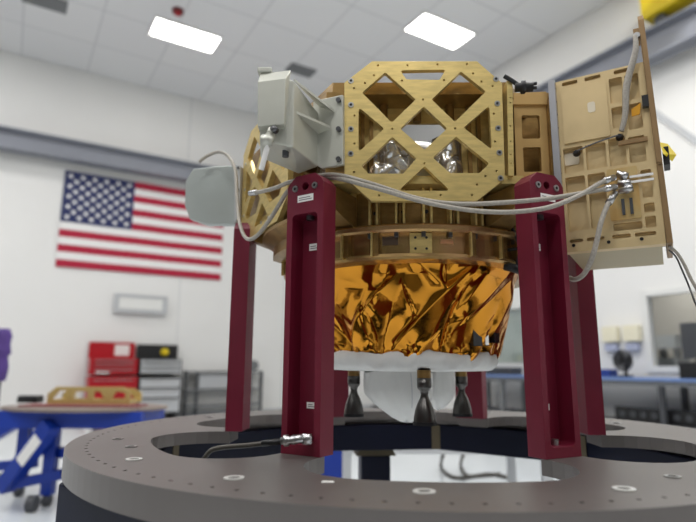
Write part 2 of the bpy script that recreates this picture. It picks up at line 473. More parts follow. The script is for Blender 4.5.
# ------------------------------------------------------------------ tool chests, rack along the left wall
def chest(s0, s1, body, drawer, label, H, tag2):
    mid = (s0 + s1) / 2
    r = thing('tool_chest', room(mid, 0.35, 0), label, 'tool chest')
    f = lambda a, z, w: room(mid - a, w, z)
    hw = (s0 - s1) / 2
    MB(f).box((-hw, 0.12, 0.08), (hw, 0.86, 0.58)).build('cabinet', body, r, bevel=0.008)
    MB(f).box((-hw * 0.98, 0.90, 0.10), (hw * 0.98, 1.22, 0.52)).build('top_chest', body, r, bevel=0.008)
    MB(f).box((-hw * 0.98, 1.22, 0.06), (hw * 0.98, H, 0.12)).build('lid', body, r, bevel=0.008)
    for i, (z0, z1) in enumerate([(0.16, 0.42), (0.45, 0.62), (0.65, 0.82), (0.93, 1.02), (1.04, 1.12), (1.14, 1.20)]):
        zz = 0.58 if i < 3 else 0.52
        d = MB(f).box((-hw * 0.92, z0, zz), (hw * 0.92, z1, zz + 0.018)).build('drawer', drawer, r)
        MB(f).box((-hw * 0.8, z1 - 0.03, zz + 0.018), (hw * 0.8, z1 - 0.012, zz + 0.035)).build('handle', MT['steel'], d)
    for sx in (-1, 1):
        for w in (0.16, 0.50):
            c = MB(f); c.box((sx * hw * 0.8 - 0.03, 0.0, w - 0.04), (sx * hw * 0.8 + 0.03, 0.12, w + 0.04)); c.build('caster', MT['black'], r, bevel=0.012)
    if tag2: tag2(f, hw, r)
def red_extra(f, hw, r):
    MB(f).box((hw * 0.1, 1.28, 0.12), (hw * 0.72, 1.50, 0.13)).build('paper_sheet', MT['label'], r)
    MB(f).box((-hw * 0.75, 0.93, 0.54), (-hw * 0.2, 0.96, 0.56)).build('decal', MT['white'], r)
def black_extra(f, hw, r):
    MB(f).disc(hw * 0.35, 1.36, 0.12, 0.20, 0.09, 14, 0.05).build('yellow_reel', MT['yellow'], r)
chest(6.92, 6.02, MT['red'], MT['red'], 'tall red tool chest with open lid standing behind the blue table', 1.55, red_extra)
chest(6.00, 5.14, MT['black'], MT['grey_lt'], 'black tool chest with silver drawers beside the red chest', 1.52, black_extra)

f = lambda a, z, w: room(4.12 - a, w, z)
r = thing('equipment_rack', room(4.12, 0.3, 0), 'grey metal shelf rack against the wall right of the tool chests', 'rack')
for sx in (-0.86, -0.62, 0.58, 0.86):
    MB(f).box((sx - 0.03, 0, 0.26), (sx + 0.03, 0.97, 0.32)).build('upright', MT['grey_dk'], r)
for z in (0.22, 0.55, 0.93):
    MB(f).box((-0.86, z, 0.05), (0.86, z + 0.04, 0.34)).build('shelf', MT['grey_md'], r)
MB(f).box((-0.58, 0.60, 0.08), (0.50, 0.90, 0.25)).build('back_panel', MT['grey_lt'], r)
r = thing('shelf_box', room(3.45, 0.2, 0.97), 'dark rounded case on the right end of the grey rack', 'case')
MB(lambda a, z, w: room(3.45 - a, w, z)).disc(0, 1.095, 0.10, 0.30, 0.12, 14).build('body', MT['grey_md'], r)

# ------------------------------------------------------------------ right wall: benches and what stands on them
f = lambda t, z, w: room(w, t, z)
def bench(t0, t1, label):
    r = thing('workbench', room(0.45, (t0 + t1) / 2, 0), label, 'workbench')
    MB(f).box((t0, 0.92, 0.08), (t1, 0.96, 0.80)).build('worktop', MT['bench'], r)
    MB(f).box((t0 + 0.03, 0.85, 0.72), (t1 - 0.03, 0.92, 0.76)).build('apron', MT['grey_md'], r)
    for t in (t0 + 0.08, (t0 + t1) / 2, t1 - 0.08):
        for w in (0.14, 0.70):
            MB(f).box((t - 0.035, 0.0, w - 0.035), (t + 0.035, 0.92, w + 0.035)).build('leg', MT['grey_dk'] if t0 > 6 else MT['grey_md'], r)
    MB(f).box((t0 + 0.05, 0.30, 0.12), (t1 - 0.05, 0.34, 0.70)).build('lower_shelf', MT['grey_dk'], r)
    return r
bench(4.25, 6.20, 'blue topped workbench left of the rear right post')
bench(6.55, 9.60, 'blue topped workbench under the large window at right')
r = thing('power_strip', room(0.55, 7.9, 0.34), 'long black strip with round grey sockets on the lower bench shelf', 'power strip')
MB(f).box((7.3, 0.345, 0.50), (9.3, 0.54, 0.60)).build('housing', MT['black'], r)
for k in range(12):
    MB(f).disc(7.42 + k * 0.155, 0.445, 0.60, 0.612, 0.045, 12).build('socket', MT['grey_dk'], r)
# desk fan
fc = room(0.45, 7.42, 0.96)
r = thing('desk_fan', fc, 'black round desk fan on the blue workbench', 'fan')
ffr = lambda u, v, w: room(0.45 + w, 7.42 + u, 0.96 + v)
MB(ffr).box((-0.08, 0, -0.08), (0.08, 0.03, 0.08)).build('base', MT['black'], r, bevel=0.01)
MB(ffr).box((-0.02, 0.03, -0.03), (0.02, 0.16, 0.0)).build('stem', MT['black'], r)
g = MB(ffr)
for rad in (0.15, 0.125, 0.10, 0.075, 0.05):
    g.tube([ffr(rad * math.cos(a), 0.24 + rad * math.sin(a), 0.04) for a in np.linspace(0, 2 * math.pi, 25)], 0.010, 6)
for k in range(14):
    a = k * math.pi / 7; g.tube([ffr(0.02 * math.cos(a), 0.24 + 0.02 * math.sin(a), 0.05), ffr(0.15 * math.cos(a), 0.24 + 0.15 * math.sin(a), 0.04)], 0.006, 5)
g.build('grille', MT['black'], r)
b = MB(ffr)
for k in range(4):
    a = k * math.pi / 2 + 0.4
    pp = [(0.02, -0.2), (0.08, -0.45), (0.13, -0.2), (0.13, 0.3), (0.06, 0.35)]
    b.prism([(q_ * math.cos(a + an), 0.24 + q_ * math.sin(a + an)) for q_, an in pp], 0.0, 0.008)
b.build('blades', MT['grey_dk'], r)
MB(ffr).disc(0, 0.24, -0.09, 0.055, 0.04, 14).build('motor', MT['black'], r)
# wall dispensers
for k, (t, lab) in enumerate(((6.98, 'pale box dispenser on the wall, the one nearer the red post'), (7.34, 'pale box dispenser on the wall, the one nearer the window'))):
    r = thing('glove_dispenser', room(0.0, t, 1.38), lab, 'dispenser', 'wall dispensers')
    MB(f).box((t - 0.13, 1.50, 0.012), (t + 0.13, 1.74, 0.11)).build('carton', mat('carton_cream', (238, 232, 206), rough=0.7), r)
    MB(f).box((t - 0.11, 1.36, 0.012), (t + 0.09, 1.47, 0.09)).build('tray', mat('tray_blue', (178, 184, 206), rough=0.6), r)
r = thing('parts_bin', room(0.4, 7.1, 0.96), 'small blue bin on the workbench beside the black fan', 'bin')
MB(lambda t, w, z: room(w, t, z)).prism([(6.98, 0.3), (7.20, 0.3), (7.20, 0.5), (6.98, 0.5)], 0.96, 1.07, holes=[([(7.0, 0.32), (7.18, 0.32), (7.18, 0.48), (7.0, 0.48)], 0.97)]).build('body', mat('bin_blue', (38, 64, 140), rough=0.5), r)
# monitor at the window
mp = room(0.35, 8.58, 0.96)
r = thing('monitor', mp, 'dark monitor in front of the window at the right frame edge', 'monitor')
MB(f).box((8.21, 1.22, 0.30), (8.95, 1.71, 0.34)).build('screen', MT['grey_dk'], r, bevel=0.006)
MB(f).box((8.54, 0.98, 0.30), (8.62, 1.25, 0.33)).build('stem', MT['black'], r)
MB(f).box((8.44, 0.96, 0.22), (8.72, 0.98, 0.46)).build('foot', MT['black'], r)
r = thing('equipment_case', room(0.6, 8.62, 0.96), 'black equipment case on the workbench in front of the monitor', 'case')
MB(f).box((8.34, 0.96, 0.50), (8.90, 1.17, 0.72)).build('body', MT['black'], r, bevel=0.01)
MB(f).box((8.5, 1.17, 0.57), (8.7, 1.20, 0.61)).build('handle', MT['grey_dk'], r)
# things in the room beyond the window
r = thing('office_printer', room(-0.6, 7.5, 0.9), 'grey machine with stacked trays seen through the large window', 'printer')
MB(f).box((7.32, 0.9, -0.8), (7.72, 1.25, -0.45)).build('body', MT['grey_md'], r, bevel=0.02)
MB(f).box((7.34, 1.40, -0.78), (7.68, 1.60, -0.50)).build('tray', MT['grey_lt'], r)
MB(f).box((7.36, 1.25, -0.72), (7.42, 1.40, -0.60)).build('tray_support', MT['grey_dk'], r)
MB(f).box((7.58, 1.25, -0.72), (7.64, 1.40, -0.60)).build('tray_support', MT['grey_dk'], r)
r = thing('office_table', room(-0.6, 8.2, 0), 'low table holding the grey machine beyond the window', 'table')
MB(f).box((7.2, 0.86, -0.95), (9.2, 0.9, -0.25)).build('top', MT['grey_lt'], r)
for t in (7.25, 9.15):
    for w in (-0.9, -0.3): MB(f).box((t - 0.03, 0, w - 0.03), (t + 0.03, 0.86, w + 0.03)).build('leg', MT['grey_md'], r)
r = thing('bench_case', room(0.5, 5.05, 0.96), 'low dark case on the workbench behind the foil cone', 'case')
MB(f).box((4.72, 0.96, 0.3), (5.35, 1.09, 0.6)).build('body', MT['grey_dk'], r, bevel=0.01)
# yellow hoist on the right beam
hq = room(0.3, 8.2, 6.42)
r = thing('crane_hoist', hq, 'yellow overhead crane end carriage on the grey beam at top right', 'crane')
d2 = hq[:2] - np.array([KX, KY]); hs, ht = float(d2 @ DL), float(d2 @ DR)
hf = lambda t, w, z: room(w, t, z)
MB(hf).box((ht - 0.02, 0.10, 6.40), (ht + 1.4, 0.44, 6.80)).build('carriage', MT['yellow'], r, bevel=0.01)
for dt in (0.2, 1.1):
    MB(lambda u, v, w: room(0.2 + w, ht + dt + u, 6.31 + v)).disc(0, 0, 0.0, 0.14, 0.088, 16).build('wheel', MT['grey_dk'], r)
MB(hf).box((ht + 0.5, 0.44, 6.45), (ht + 0.9, 2.6, 6.75)).build('girder', MT['yellow'], r)

# ------------------------------------------------------------------ blue work table at left
TZ = 0.76
tq = at_depth(86, 406, 4.72); tc_ = np.array([tq[0], 4.72, 0.0])
r = thing('work_table', tc_, 'blue steel work table with thin grey oval top and angled legs at left', 'table')
tf = lambda u, v, w: tc_ + np.array([u, v, w])
MB(tf).prism([(0.67 * math.cos(2 * math.pi * i / 48), 0.40 * math.sin(2 * math.pi * i / 48)) for i in range(48)], TZ - 0.022, TZ).build('table_top', mat('table_top_grey', (128, 116, 108), rough=0.5, var=0.06), r)
def beam3(mb, p, q, w, h):
    p = np.array(p, float); q = np.array(q, float); d = (q - p) / np.linalg.norm(q - p)
    s = np.cross(d, [0, 0, 1.0])
    if np.linalg.norm(s) < 1e-3: s = np.array([1.0, 0, 0])
    s /= np.linalg.norm(s); t = np.cross(s, d)
    c = [(-1, -1), (1, -1), (1, 1), (-1, 1)]
    mb.hexa([p + s * a * w / 2 + t * b * h / 2 for a, b in c], [q + s * a * w / 2 + t * b * h / 2 for a, b in c])
    return mb
for (u0_, v0_, u1_, v1_) in ((-0.56, -0.24, 0.56, -0.24), (-0.56, 0.26, 0.56, 0.26), (-0.53, -0.2, -0.53, 0.22), (0.53, -0.2, 0.53, 0.22)):
    beam3(MB(), tf(u0_, v0_, TZ - 0.087), tf(u1_, v1_, TZ - 0.087), 0.06, 0.13).build('frame_rail', MT['blue'], r)
def vleg(x, Y, z1):
    p = at_depth(x, 420, Y)
    beam3(MB(), (p[0], Y, 0.09), (p[0], Y, z1), 0.085, 0.085).build('leg', MT['blue'], r)
    MB(lambda u, v, w: np.array([p[0] + w, Y + u, 0.045 + v])).disc(0, 0, -0.025, 0.025, 0.045, 16).build('caster', MT['grey_dk'], r)
vleg(27, 4.95, TZ - 0.15); vleg(55, 4.62, TZ - 0.15); vleg(112, 4.95, TZ - 0.15); vleg(118, 4.5, TZ - 0.15)
p = at_depth(52, 424, 4.42); q2 = at_depth(4, 488, 4.55); q2[2] = max(q2[2], 0.08)
bo = beam3(MB(), p, q2, 0.115, 0.11).build('brace', MT['blue'], r)
off = np.array([0, -0.062, 0.0])
beam3(MB(), p + (q2 - p) * 0.20 + off, p + (q2 - p) * 0.58 + off, 0.012, 0.085).build('white_label', MT['label'], bo)
p = at_depth(24, 418, 5.15); q2 = at_depth(-14, 440, 5.2)
beam3(MB(), p, q2, 0.10, 0.10).build('brace', MT['blue'], r)
for (a_, b_) in (((-2, 487, 4.55), (62, 474, 4.62)), ((-2, 466, 5.0), (36, 463, 4.95)), ((30, 447, 4.95), (66, 453, 4.62)), ((62, 474, 4.62), (112, 464, 4.9))):
    beam3(MB(), at_depth(*a_), at_depth(*b_), 0.07, 0.075).build('base_rail', MT['blue'], r)
p = at_depth(34, 487, 4.45); p[2] = 0.06
MB(lambda u, v, w: p + np.array([w, u, v])).disc(0, 0, -0.03, 0.03, 0.06, 16).build('caster', MT['grey_dk'], r)
# what lies on it
def on_table(x, y): return at_height(x, y, TZ)
q = on_table(74, 406)
tag(MB(lambda u, v, w: q + np.array([u, v, w])).prism(rrect(-0.40, 0.58, -0.14, 0.12, 0.04), 0.0, 0.012).build('bench_mat', MT['rust'], loc=q), 'thin red brown mat spread on the blue work table', 'mat')
q = on_table(30, 404)
r = thing('instrument_case', q, 'small flat black case on the left end of the blue work table', 'case')
MB(lambda u, v, w: q + np.array([u, v, w])).box((-0.09, -0.05, 0.012), (0.09, 0.05, 0.06)).build('body', MT['black'], r, bevel=0.006)
MB(lambda u, v, w: q + np.array([u, v, w])).box((-0.085, -0.046, 0.06), (0.085, 0.046, 0.072)).build('lid', MT['grey_dk'], r)
q = on_table(92, 404.5)
r = thing('lattice_frame', q, 'gold machined lattice frame lying on the blue work table', 'frame')
gf = lambda u, v, w: q + np.array([u, w, v + 0.012])
def latt(wd, z0, z1):
    m = MB(gf)
    m.box((-wd, z0, -0.10), (wd, z0 + 0.03, -0.08)); m.box((-wd + .06, z1 - .035, -0.10), (wd - .06, z1, -0.08))
    return m
m = MB(gf)
m.prism([(-0.34, 0.0), (0.36, 0.0), (0.36, 0.10), (0.30, 0.14), (-0.27, 0.14), (-0.34, 0.08)], -0.10, -0.08,
        holes=[([(-0.30, 0.035), (-0.16, 0.035), (-0.16, 0.11), (-0.24, 0.11)], None), ([(-0.12, 0.035), (0.0, 0.035), (0.0, 0.11), (-0.12, 0.11)], None), ([(0.05, 0.035), (0.15, 0.035), (0.10, 0.11), (0.05, 0.11)], None), ([(0.20, 0.035), (0.32, 0.035), (0.32, 0.09), (0.24, 0.11)], None)])
m.build('front_panel', MT['gold'], r)
m = MB(gf); m.prism([(-0.34, 0.0), (0.36, 0.0), (0.36, 0.08), (0.28, 0.12), (-0.26, 0.12), (-0.34, 0.08)], 0.16, 0.18, holes=[([(-0.28, 0.03), (0.3, 0.03), (0.26, 0.09), (-0.22, 0.09)], None)])
m.build('rear_panel', MT['gold'], r)
for u in (-0.33, -0.01, 0.33):
    MB(gf).box((u - 0.015, 0.0, -0.08), (u + 0.015, 0.03, 0.16)).build('crossbar', MT['gold'], r)
q2_ = on_table(68, 403)
r = thing('carton', q2_, 'small white carton beside the gold lattice frame on the work table', 'carton')
MB(lambda u, v, w: q2_ + np.array([u, v + 0.035, w + 0.012])).box((-0.07, -0.03, 0), (0.07, 0.03, 0.06)).build('body', MT['white'], r)
MB(lambda u, v, w: q2_ + np.array([u, v + 0.035, w + 0.012])).box((-0.072, -0.032, 0.06), (0.072, 0.032, 0.068)).build('lid', MT['white'], r)
# red rolling thing under/behind
q = at_height(112, 431, 0.0)
r = thing('floor_jack', q, 'low red wheeled floor jack on the floor behind the blue table', 'jack')
jf = lambda u, v, w: q + np.array([u, v, w])
MB(jf).box((-0.42, -0.14, 0.12), (0.42, 0.14, 0.26)).build('body', MT['red'], r, bevel=0.02)
MB(jf).box((-0.1, -0.10, 0.26), (0.30, 0.10, 0.34)).build('lift_arm', MT['red'], r, bevel=0.02)
for u in (-0.34, 0.34):
    for v in (-0.15, 0.15):
        MB(lambda a, b_, w: q + np.array([u + a, v + w, 0.08 + b_])).disc(0, 0, -0.03, 0.03, 0.08, 14).build('wheel', MT['white'] if u < 0 else MT['black'], r)
# purple thing at the frame's left edge
pq = np.array([-3.62, 5.2, 0.0])
pq = at_depth(-4, 400, 5.6); pq[2] = 0
r = thing('clothes_stand', pq, 'purple cloth hanging on a stand at the left edge of the photo', 'clothes stand')
pf = lambda u, v, w: pq + np.array([u, w, v])
MB(pf).box((-0.15, 0, -0.15), (0.15, 0.04, 0.15)).build('base', MT['grey_dk'], r)
MB(pf).box((-0.02, 0.04, -0.02), (0.02, 1.42, 0.02)).build('pole', MT['grey_dk'], r)
m = MB(); prof = []
V = []; F = []
nz, na = 14, 24
for j in range(nz):
    z = 1.45 - 0.52 * j / (nz - 1)
    for k in range(na):
        a = 2 * math.pi * k / na
        rad = (0.04 + 0.045 * min(1, j / 2)) * (1.0 if j < 7 else 0.62) * (1 + 0.22 * math.sin(a * 5 + j * 0.35)) * (1.0 - 0.25 * math.sin(j * 0.5))
        V.append(pq + np.array([rad * math.cos(a), rad * math.sin(a), z]))
for j in range(nz - 1):
    for k in range(na): F.append((j * na + k, j * na + (k + 1) % na, (j + 1) * na + (k + 1) % na, (j + 1) * na + k))
F.append(tuple(range(na)))
m.smooth = True; m.add(V, F, raw=True); m.build('cloth', MT['purple'], r)

# ------------------------------------------------------------------ seen through the ring: tote, cart, hoses
q = np.array([-0.19, 4.5, 0.0])
r = thing('storage_tote', q, 'bright blue storage tote on the floor seen through the ring opening', 'tote')
MB(lambda u, v, w: q + np.array([u, v, w])).hexa([(-0.2, -0.15, 0), (0.2, -0.15, 0), (0.2, 0.15, 0), (-0.2, 0.15, 0)], [(-0.22, -0.17, 0.48), (0.22, -0.17, 0.48), (0.22, 0.17, 0.48), (-0.22, 0.17, 0.48)]).build('body', MT['blue'], r, bevel=0.01)
MB(lambda u, v, w: q + np.array([u, v, w])).box((-0.235, -0.185, 0.48), (0.235, 0.185, 0.53)).build('lid', MT['blue'], r, bevel=0.01)
q = at_height(445, 462, 0.0); q = np.array([0.62, 3.45, 0.0])
r = thing('tube_cart', q, 'pale tubular cart standing on the floor behind the ring plate', 'cart')
cf = lambda u, v, w: q + np.array([u, v, w])
for (u, v) in ((-0.62, -0.2), (0.50, -0.2), (-0.50, 0.5), (0.50, 0.5)):
    MB(cf).box((u - 0.025, v - 0.025, 0.09), (u + 0.025, v + 0.025, 0.66)).build('leg', MT['grey_lt'], r)
    MB(lambda a, b_, w: cf(u + w, v + a, 0.045 + b_)).disc(0, 0, -0.02, 0.02, 0.045, 14).build('caster', MT['grey_dk'], r)
MB(cf).box((-0.62, -0.24, 0.62), (0.55, 0.55, 0.66)).build('tray', MT['grey_lt'], r)
MB(cf).box((-0.6, -0.225, 0.30), (0.52, -0.19, 0.34)).build('rail', MT['grey_md'], r)
for k, (pts, lab) in enumerate((
    ([(443, 455), (441, 466), (447, 474), (458, 478), (475, 476), (500, 474)], 'dark hose loop on the pale floor nearer the middle of the ring opening'),
    ([(463, 455), (461, 466), (468, 476), (490, 474), (510, 478)], 'dark hose loop on the pale floor nearer the right front post'))):
    m = MB(); m.tube([at_height(x, y, 0.02 + (0.25 if i == 0 else 0)) for i, (x, y) in enumerate(pts)], 0.018, 8)
    tag(m.build('floor_hose', MT['hose'], loc=at_height(*pts[-1], 0.0)), lab, 'hose')

# ------------------------------------------------------------------ ring plate and its stand
C = np.array([0.151965, 1.34484]); RR = 0.729; ZR = 0.95; TH = 0.042
PA0 = -122.0                                           # azimuth of the front-left post
def polar(r, a, z): return np.array([C[0] + r * math.cos(R_(a)), C[1] + r * math.sin(R_(a)), z])
PA = [-122.5, -60.4, -2.0, 58.0, 118.0, 178.0]
def opening():
    out = []
    hw, rt, rl, rf = 0.043, 0.420, 0.578, 0.11
    for k in range(6):
        ax = R_(PA[k])                                # tooth
        c_, s_ = math.cos(ax), math.sin(ax)
        def P(rad, lat): return (rad * c_ - lat * s_, rad * s_ + lat * c_)
        out += [P(rt, -hw), P(rt, hw)]
        # fillet circle on the lobe side after the tooth
        lat = hw + rf; rc = rl - rf; rad = math.sqrt(rc * rc - lat * lat)
        a_f = math.atan2(lat, rad)
        for t in np.linspace(0, 1, 9):
            a = -90 + t * (90 + math.degrees(a_f))
            out.append(P(rad + rf * math.cos(R_(a)), lat + rf * math.sin(R_(a))))
        b0 = math.degrees(a_f); gap = (PA[(k + 1) % 6] - PA[k]) % 360; b1 = gap - b0
        for t in np.linspace(0, 1, 8)[1:-1]:
            b = R_(b0 + (b1 - b0) * t); out.append(P(rl * math.cos(b), rl * math.sin(b)))
        ax2 = ax + R_(gap); c2, s2 = math.cos(ax2), math.sin(ax2)
        def P2(rad, lat): return (rad * c2 - lat * s2, rad * s2 + lat * c2)
        for t in np.linspace(0, 1, 9):
            a = -math.degrees(a_f) + t * (90 + math.degrees(a_f))
            out.append(P2(rad + rf * math.cos(R_(a)), -(lat) + rf * math.sin(R_(a))))
    return out
rp_ = thing('ring_plate', (C[0], C[1], ZR - TH), 'large grey round plate with six lobed opening that carries the red posts', 'plate')
m = MB(lambda u, v, w: np.array([C[0] + u, C[1] + v, w]))
outer = [(RR * math.cos(2 * math.pi * i / 160), RR * math.sin(2 * math.pi * i / 160)) for i in range(160)]
TI = 0.026
hl = [(circ(0.693 * math.cos(R_(-105.2 + 360 / 117 * k)), 0.693 * math.sin(R_(-105.2 + 360 / 117 * k)), 0.0034, 8), ZR - 0.02) for k in range(117)]
m.prism(outer, ZR - TI, ZR, holes=[(opening(), None)] + hl)
m.prism(outer, ZR - TH, ZR - TI, holes=[([(0.612 * math.cos(2 * math.pi * i / 120), 0.612 * math.sin(2 * math.pi * i / 120)) for i in range(120)], None)])
m.build('plate', MT['ring'], rp_)
for (rad, a, rr) in [(0.6433, -164.9, .011), (0.6178, -153.3, .011), (0.6453, -140.0, .013), (0.6374, -118.5, .014), (0.6381, -95.2, .014), (0.6448, -72.4, .014), (0.6136, -60.4, .011),
                     (0.64, 60, .013), (0.62, 120, .013), (0.64, 150, .013), (0.62, 20, .013)]:
    p = polar(rad, a, ZR)
    mm = MB(lambda u, v, w: p + np.array([u, v, w])); mm.prism(circ(0, 0, rr, 20), 0.0002, 0.0016, holes=[(circ(0, 0, rr * 0.6, 16), None)])
    mm.build('bushing', MT['bright_ring'] if -146 < a < -61 else MT['steel'], rp_)
p = polar(0.6082, -106.9, ZR)
MB(lambda u, v, w: p + np.array([u, v, w])).box((-0.008, -0.004, 0.0002), (0.008, 0.004, 0.001)).build('white_tag', MT['label'], rp_)

st = thing('ring_stand', (C[0], C[1], 0), 'dark navy steel stand with octagonal beams under the grey ring plate', 'stand')
RB = 0.735; Zb0, Zb1 = 0.824, 0.906
for k in range(8):
    a0, a1 = 31 + 45 * k, 76 + 45 * k
    p = polar(RB, a0, 0)[:2]; q = polar(RB, a1, 0)[:2]
    pi_ = polar(RB - 0.115, a0, 0)[:2]; qi = polar(RB - 0.115, a1, 0)[:2]
    m = MB(); m.hexa([(*p, Zb0), (*q, Zb0), (*qi, Zb0), (*pi_, Zb0)], [(*p, Zb1), (*q, Zb1), (*qi, Zb1), (*pi_, Zb1)])
    bo = m.build('beam', MT['navy'], st, bevel=0.004)
    m = MB(lambda u, v, w: polar(RB - 0.117, a0, 0) + w * np.array([0, 0, 1.0]) + u * np.array([-math.sin(R_(a0)), math.cos(R_(a0)), 0]) + v * np.array([math.cos(R_(a0)), math.sin(R_(a0)), 0]))
    m.box((-0.014, -0.006, Zb0 + 0.002), (0.014, 0.01, Zb1 - 0.002)); m.build('corner_plate', MT['weld'], bo)
for a in (95, 215, 335):
    pl = lambda u, v, w: polar(RB - 0.07, a, 0) + w * np.array([0, 0, 1.0]) + u * np.array([-math.sin(R_(a)), math.cos(R_(a)), 0]) + v * np.array([math.cos(R_(a)), math.sin(R_(a)), 0])
    lg = MB(pl).box((-0.05, -0.05, 0.02), (0.05, 0.05, Zb0 - 0.022)).build('leg', MT['navy'], st, bevel=0.006)
    MB(pl).hexa([(-0.068, -0.06, Zb0 - 0.022), (0.068, -0.06, Zb0 - 0.022), (0.068, 0.055, Zb0 - 0.022), (-0.068, 0.055, Zb0 - 0.022)],
                [(-0.055, -0.055, Zb0 + 0.0), (0.055, -0.055, Zb0 + 0.0), (0.055, 0.05, Zb0 + 0.0), (-0.055, 0.05, Zb0 + 0.0)]).build('cap_block', MT['weld'], lg)
    MB(pl).box((-0.08, -0.08, 0.0), (0.08, 0.08, 0.02)).build('foot', MT['navy'], lg)
for k in range(8):
    a = 31 + 45 * k
    p = polar(RB - 0.05, a, 0)
    MB(lambda u, v, w: p + np.array([u, v, w])).disc(0, 0, Zb1, ZR - TH, 0.03, 16).build('spacer', MT['grey_dk'], st)

# ------------------------------------------------------------------ the six crimson posts
PH = 0.50; RP = 0.412; HD = 0.0200; HWp = 0.0415
post = local_thing('support_post', polar(RP, PA[0], ZR), 'crimson support post at front left with a hose fitting at its foot', 'post', 'crimson posts on the ring plate', R_(PA[0] + 90))
pfr = lambda x, z, w: np.array([x, -w, z])
m = MB(pfr)
outl = [(-HWp, 0), (HWp, 0), (HWp, PH - 0.020), (HWp - 0.005, PH - 0.012), (0.022, PH), (-0.022, PH), (-HWp + 0.005, PH - 0.012), (-HWp, PH - 0.020)]
m.prism(outl, -HD, HD, holes=[(rrect(-0.0285, 0.0285, 0.018, PH - 0.075, 0.008), HD - 0.034), (circ(0, PH - 0.022, 0.0075, 14), -HD + 0.01)])
m.build('body', MT['crimson'], post, bevel=0.002)
for sx in (-1, 1):
    b = MB(pfr); b.disc(sx * 0.0225, PH - 0.0245, HD, HD + 0.0025, 0.0062, 16); bo = b.build('bolt', MT['steel'], post)
    MB(pfr).disc(sx * 0.0225, PH - 0.0245, HD + 0.0025, HD + 0.0030, 0.003, 6).build('socket', MT['black'], bo)
def lab(x0, x1, z0, z1, w):
    o = MB(pfr).box((x0, z0, w), (x1, z1, w + 0.0006)).build('paper_label', MT['label'], post)
    g = MB(pfr); h = z1 - z0
    for i in range(2): g.box((x0 + 0.003, z0 + h * (0.25 + 0.3 * i), w + 0.0006), (x1 - 0.003 - 0.004 * i, z0 + h * (0.36 + 0.3 * i), w + 0.0009))
    g.build('print', MT['print'], o)
lab(-0.017, 0.019, PH - 0.052, PH - 0.039, HD)
lab(-0.013, 0.010, PH - 0.138, PH - 0.125, HD - 0.034)
lab(-0.012, 0.008, 0.075, 0.086, HD - 0.034)
sc = MB(pfr); sc.disc(0.0, 0.0, 0, 0, 0.001, 3)
sc = MB(lambda u, v, w: np.array([u + 0.004, v + 0.002, 0.018 + w])); sc.disc(0, 0, 0, 0.010, 0.0065, 14); bo = sc.build('base_screw', MT['steel'], post)
sc = MB(lambda u, v, w: np.array([u - 0.002, v + 0.0, PH - 0.083 + w])); sc.disc(0, 0, 0.0, 0.008, 0.0075, 14); sc.build('head_screw', MT['steel_dark'], post)
plabs = ['crimson support post at front right, in front of the tan equipment box',
         'crimson support post at far right, half hidden behind the front right post',
         'crimson support post at rear right, seen under the foil cone behind a nozzle',
         'crimson support post at rear left, mostly hidden behind the front left post',
         'crimson support post at far left, standing alone against the white wall']
for k in range(1, 6):
    dup(post, polar(RP, PA[k], ZR), R_(PA[k] + (87 if k == 1 else 90)), plabs[k - 1], 'crimson posts on the ring plate')

# ------------------------------------------------------------------ spacecraft
sp = thing('spacecraft', (C[0], C[1], 0.985), 'gold framed spacecraft with amber foil cone held between the crimson posts', 'spacecraft')
def frame(a, r, t0=0.0, z0=0.0):
    n = np.array([math.cos(R_(a)), math.sin(R_(a)), 0]); T = np.array([-n[1], n[0], 0])
    base = np.array([C[0], C[1], z0]) + r * n + t0 * T
    return lambda u, v, w: base + u * T + w * n + np.array([0, 0, 1.0]) * v
# front lattice panel; outlines come from the photo, turned into metres on the panel's own plane
def onplane(px, a, r):
    n = np.array([math.cos(R_(a)), math.sin(R_(a)), 0]); T = np.array([-n[1], n[0], 0])
    P0 = np.array([C[0], C[1], 0]) + r * n
    out = []
    for (x, y) in px:
        d = ray(x, y); q = CAM + d * (((P0 - CAM) @ n) / (d @ n)); out.append((float((q - P0) @ T), float(q[2])))
    return out
AF, RF = -91.0, 0.345
octo = onplane([(372, 61.2), (477, 61.2), (502, 83), (505, 179), (477, 200.8), (371, 200.8), (344.4, 177), (344.4, 82.6)], AF, RF)
holes_px = [
    [(400, 70.3), (446, 69.5), (439.5, 79.7), (406.4, 79.3)],
    [(385.2, 72.2), (362, 92.6), (391.8, 122.6), (415.8, 99.5)],
    [(460.9, 71.4), (431.6, 99.5), (455.0, 121.8), (486, 91.5)],
    [(358.6, 107), (358.6, 152), (384.2, 128.5)],
    [(489.3, 105.6), (463.6, 127.5), (491.8, 149.6)],
    [(423.8, 106.4), (400.2, 128.6), (424.6, 149.8), (447.2, 128.4)],
    [(392.2, 136.8), (361.6, 165.9), (368.4, 173.6), (403, 173.6), (416.4, 158.4)],
    [(456.2, 136.6), (432.8, 157.6), (450.2, 173), (479.5, 173), (489.2, 163.6)],
    [(424.5, 166.2), (398.6, 190.6), (450.4, 190.8)]]
holes = [(rpoly(onplane(h, AF, RF), 0.004), None) for h in holes_px]
small_px = [(378, 65.4), (407.5, 65.2), (437.5, 64.3), (467, 64), (365, 83), (354, 88), (354.5, 115.5), (354.5, 143.5), (354, 172), (374, 75.2), (402, 80.5), (444, 80), (423, 99.5), (392.3, 128.7), (455.3, 128.3), (424.3, 163.2),
            (473, 73.5), (481.5, 81.5), (492.5, 86), (493.8, 113.5), (495, 141.5), (496.5, 171), (485.5, 176), (477, 184.5), (374, 185.5), (379, 195.5), (409.5, 195.4), (440.5, 195), (472, 195)]
holes += [(circ(*onplane([s], AF, RF)[0], 0.0022, 8), None) for s in small_px]
fp = MB(frame(AF, RF)); fp.prism(octo, -0.012, 0.0, holes=holes)
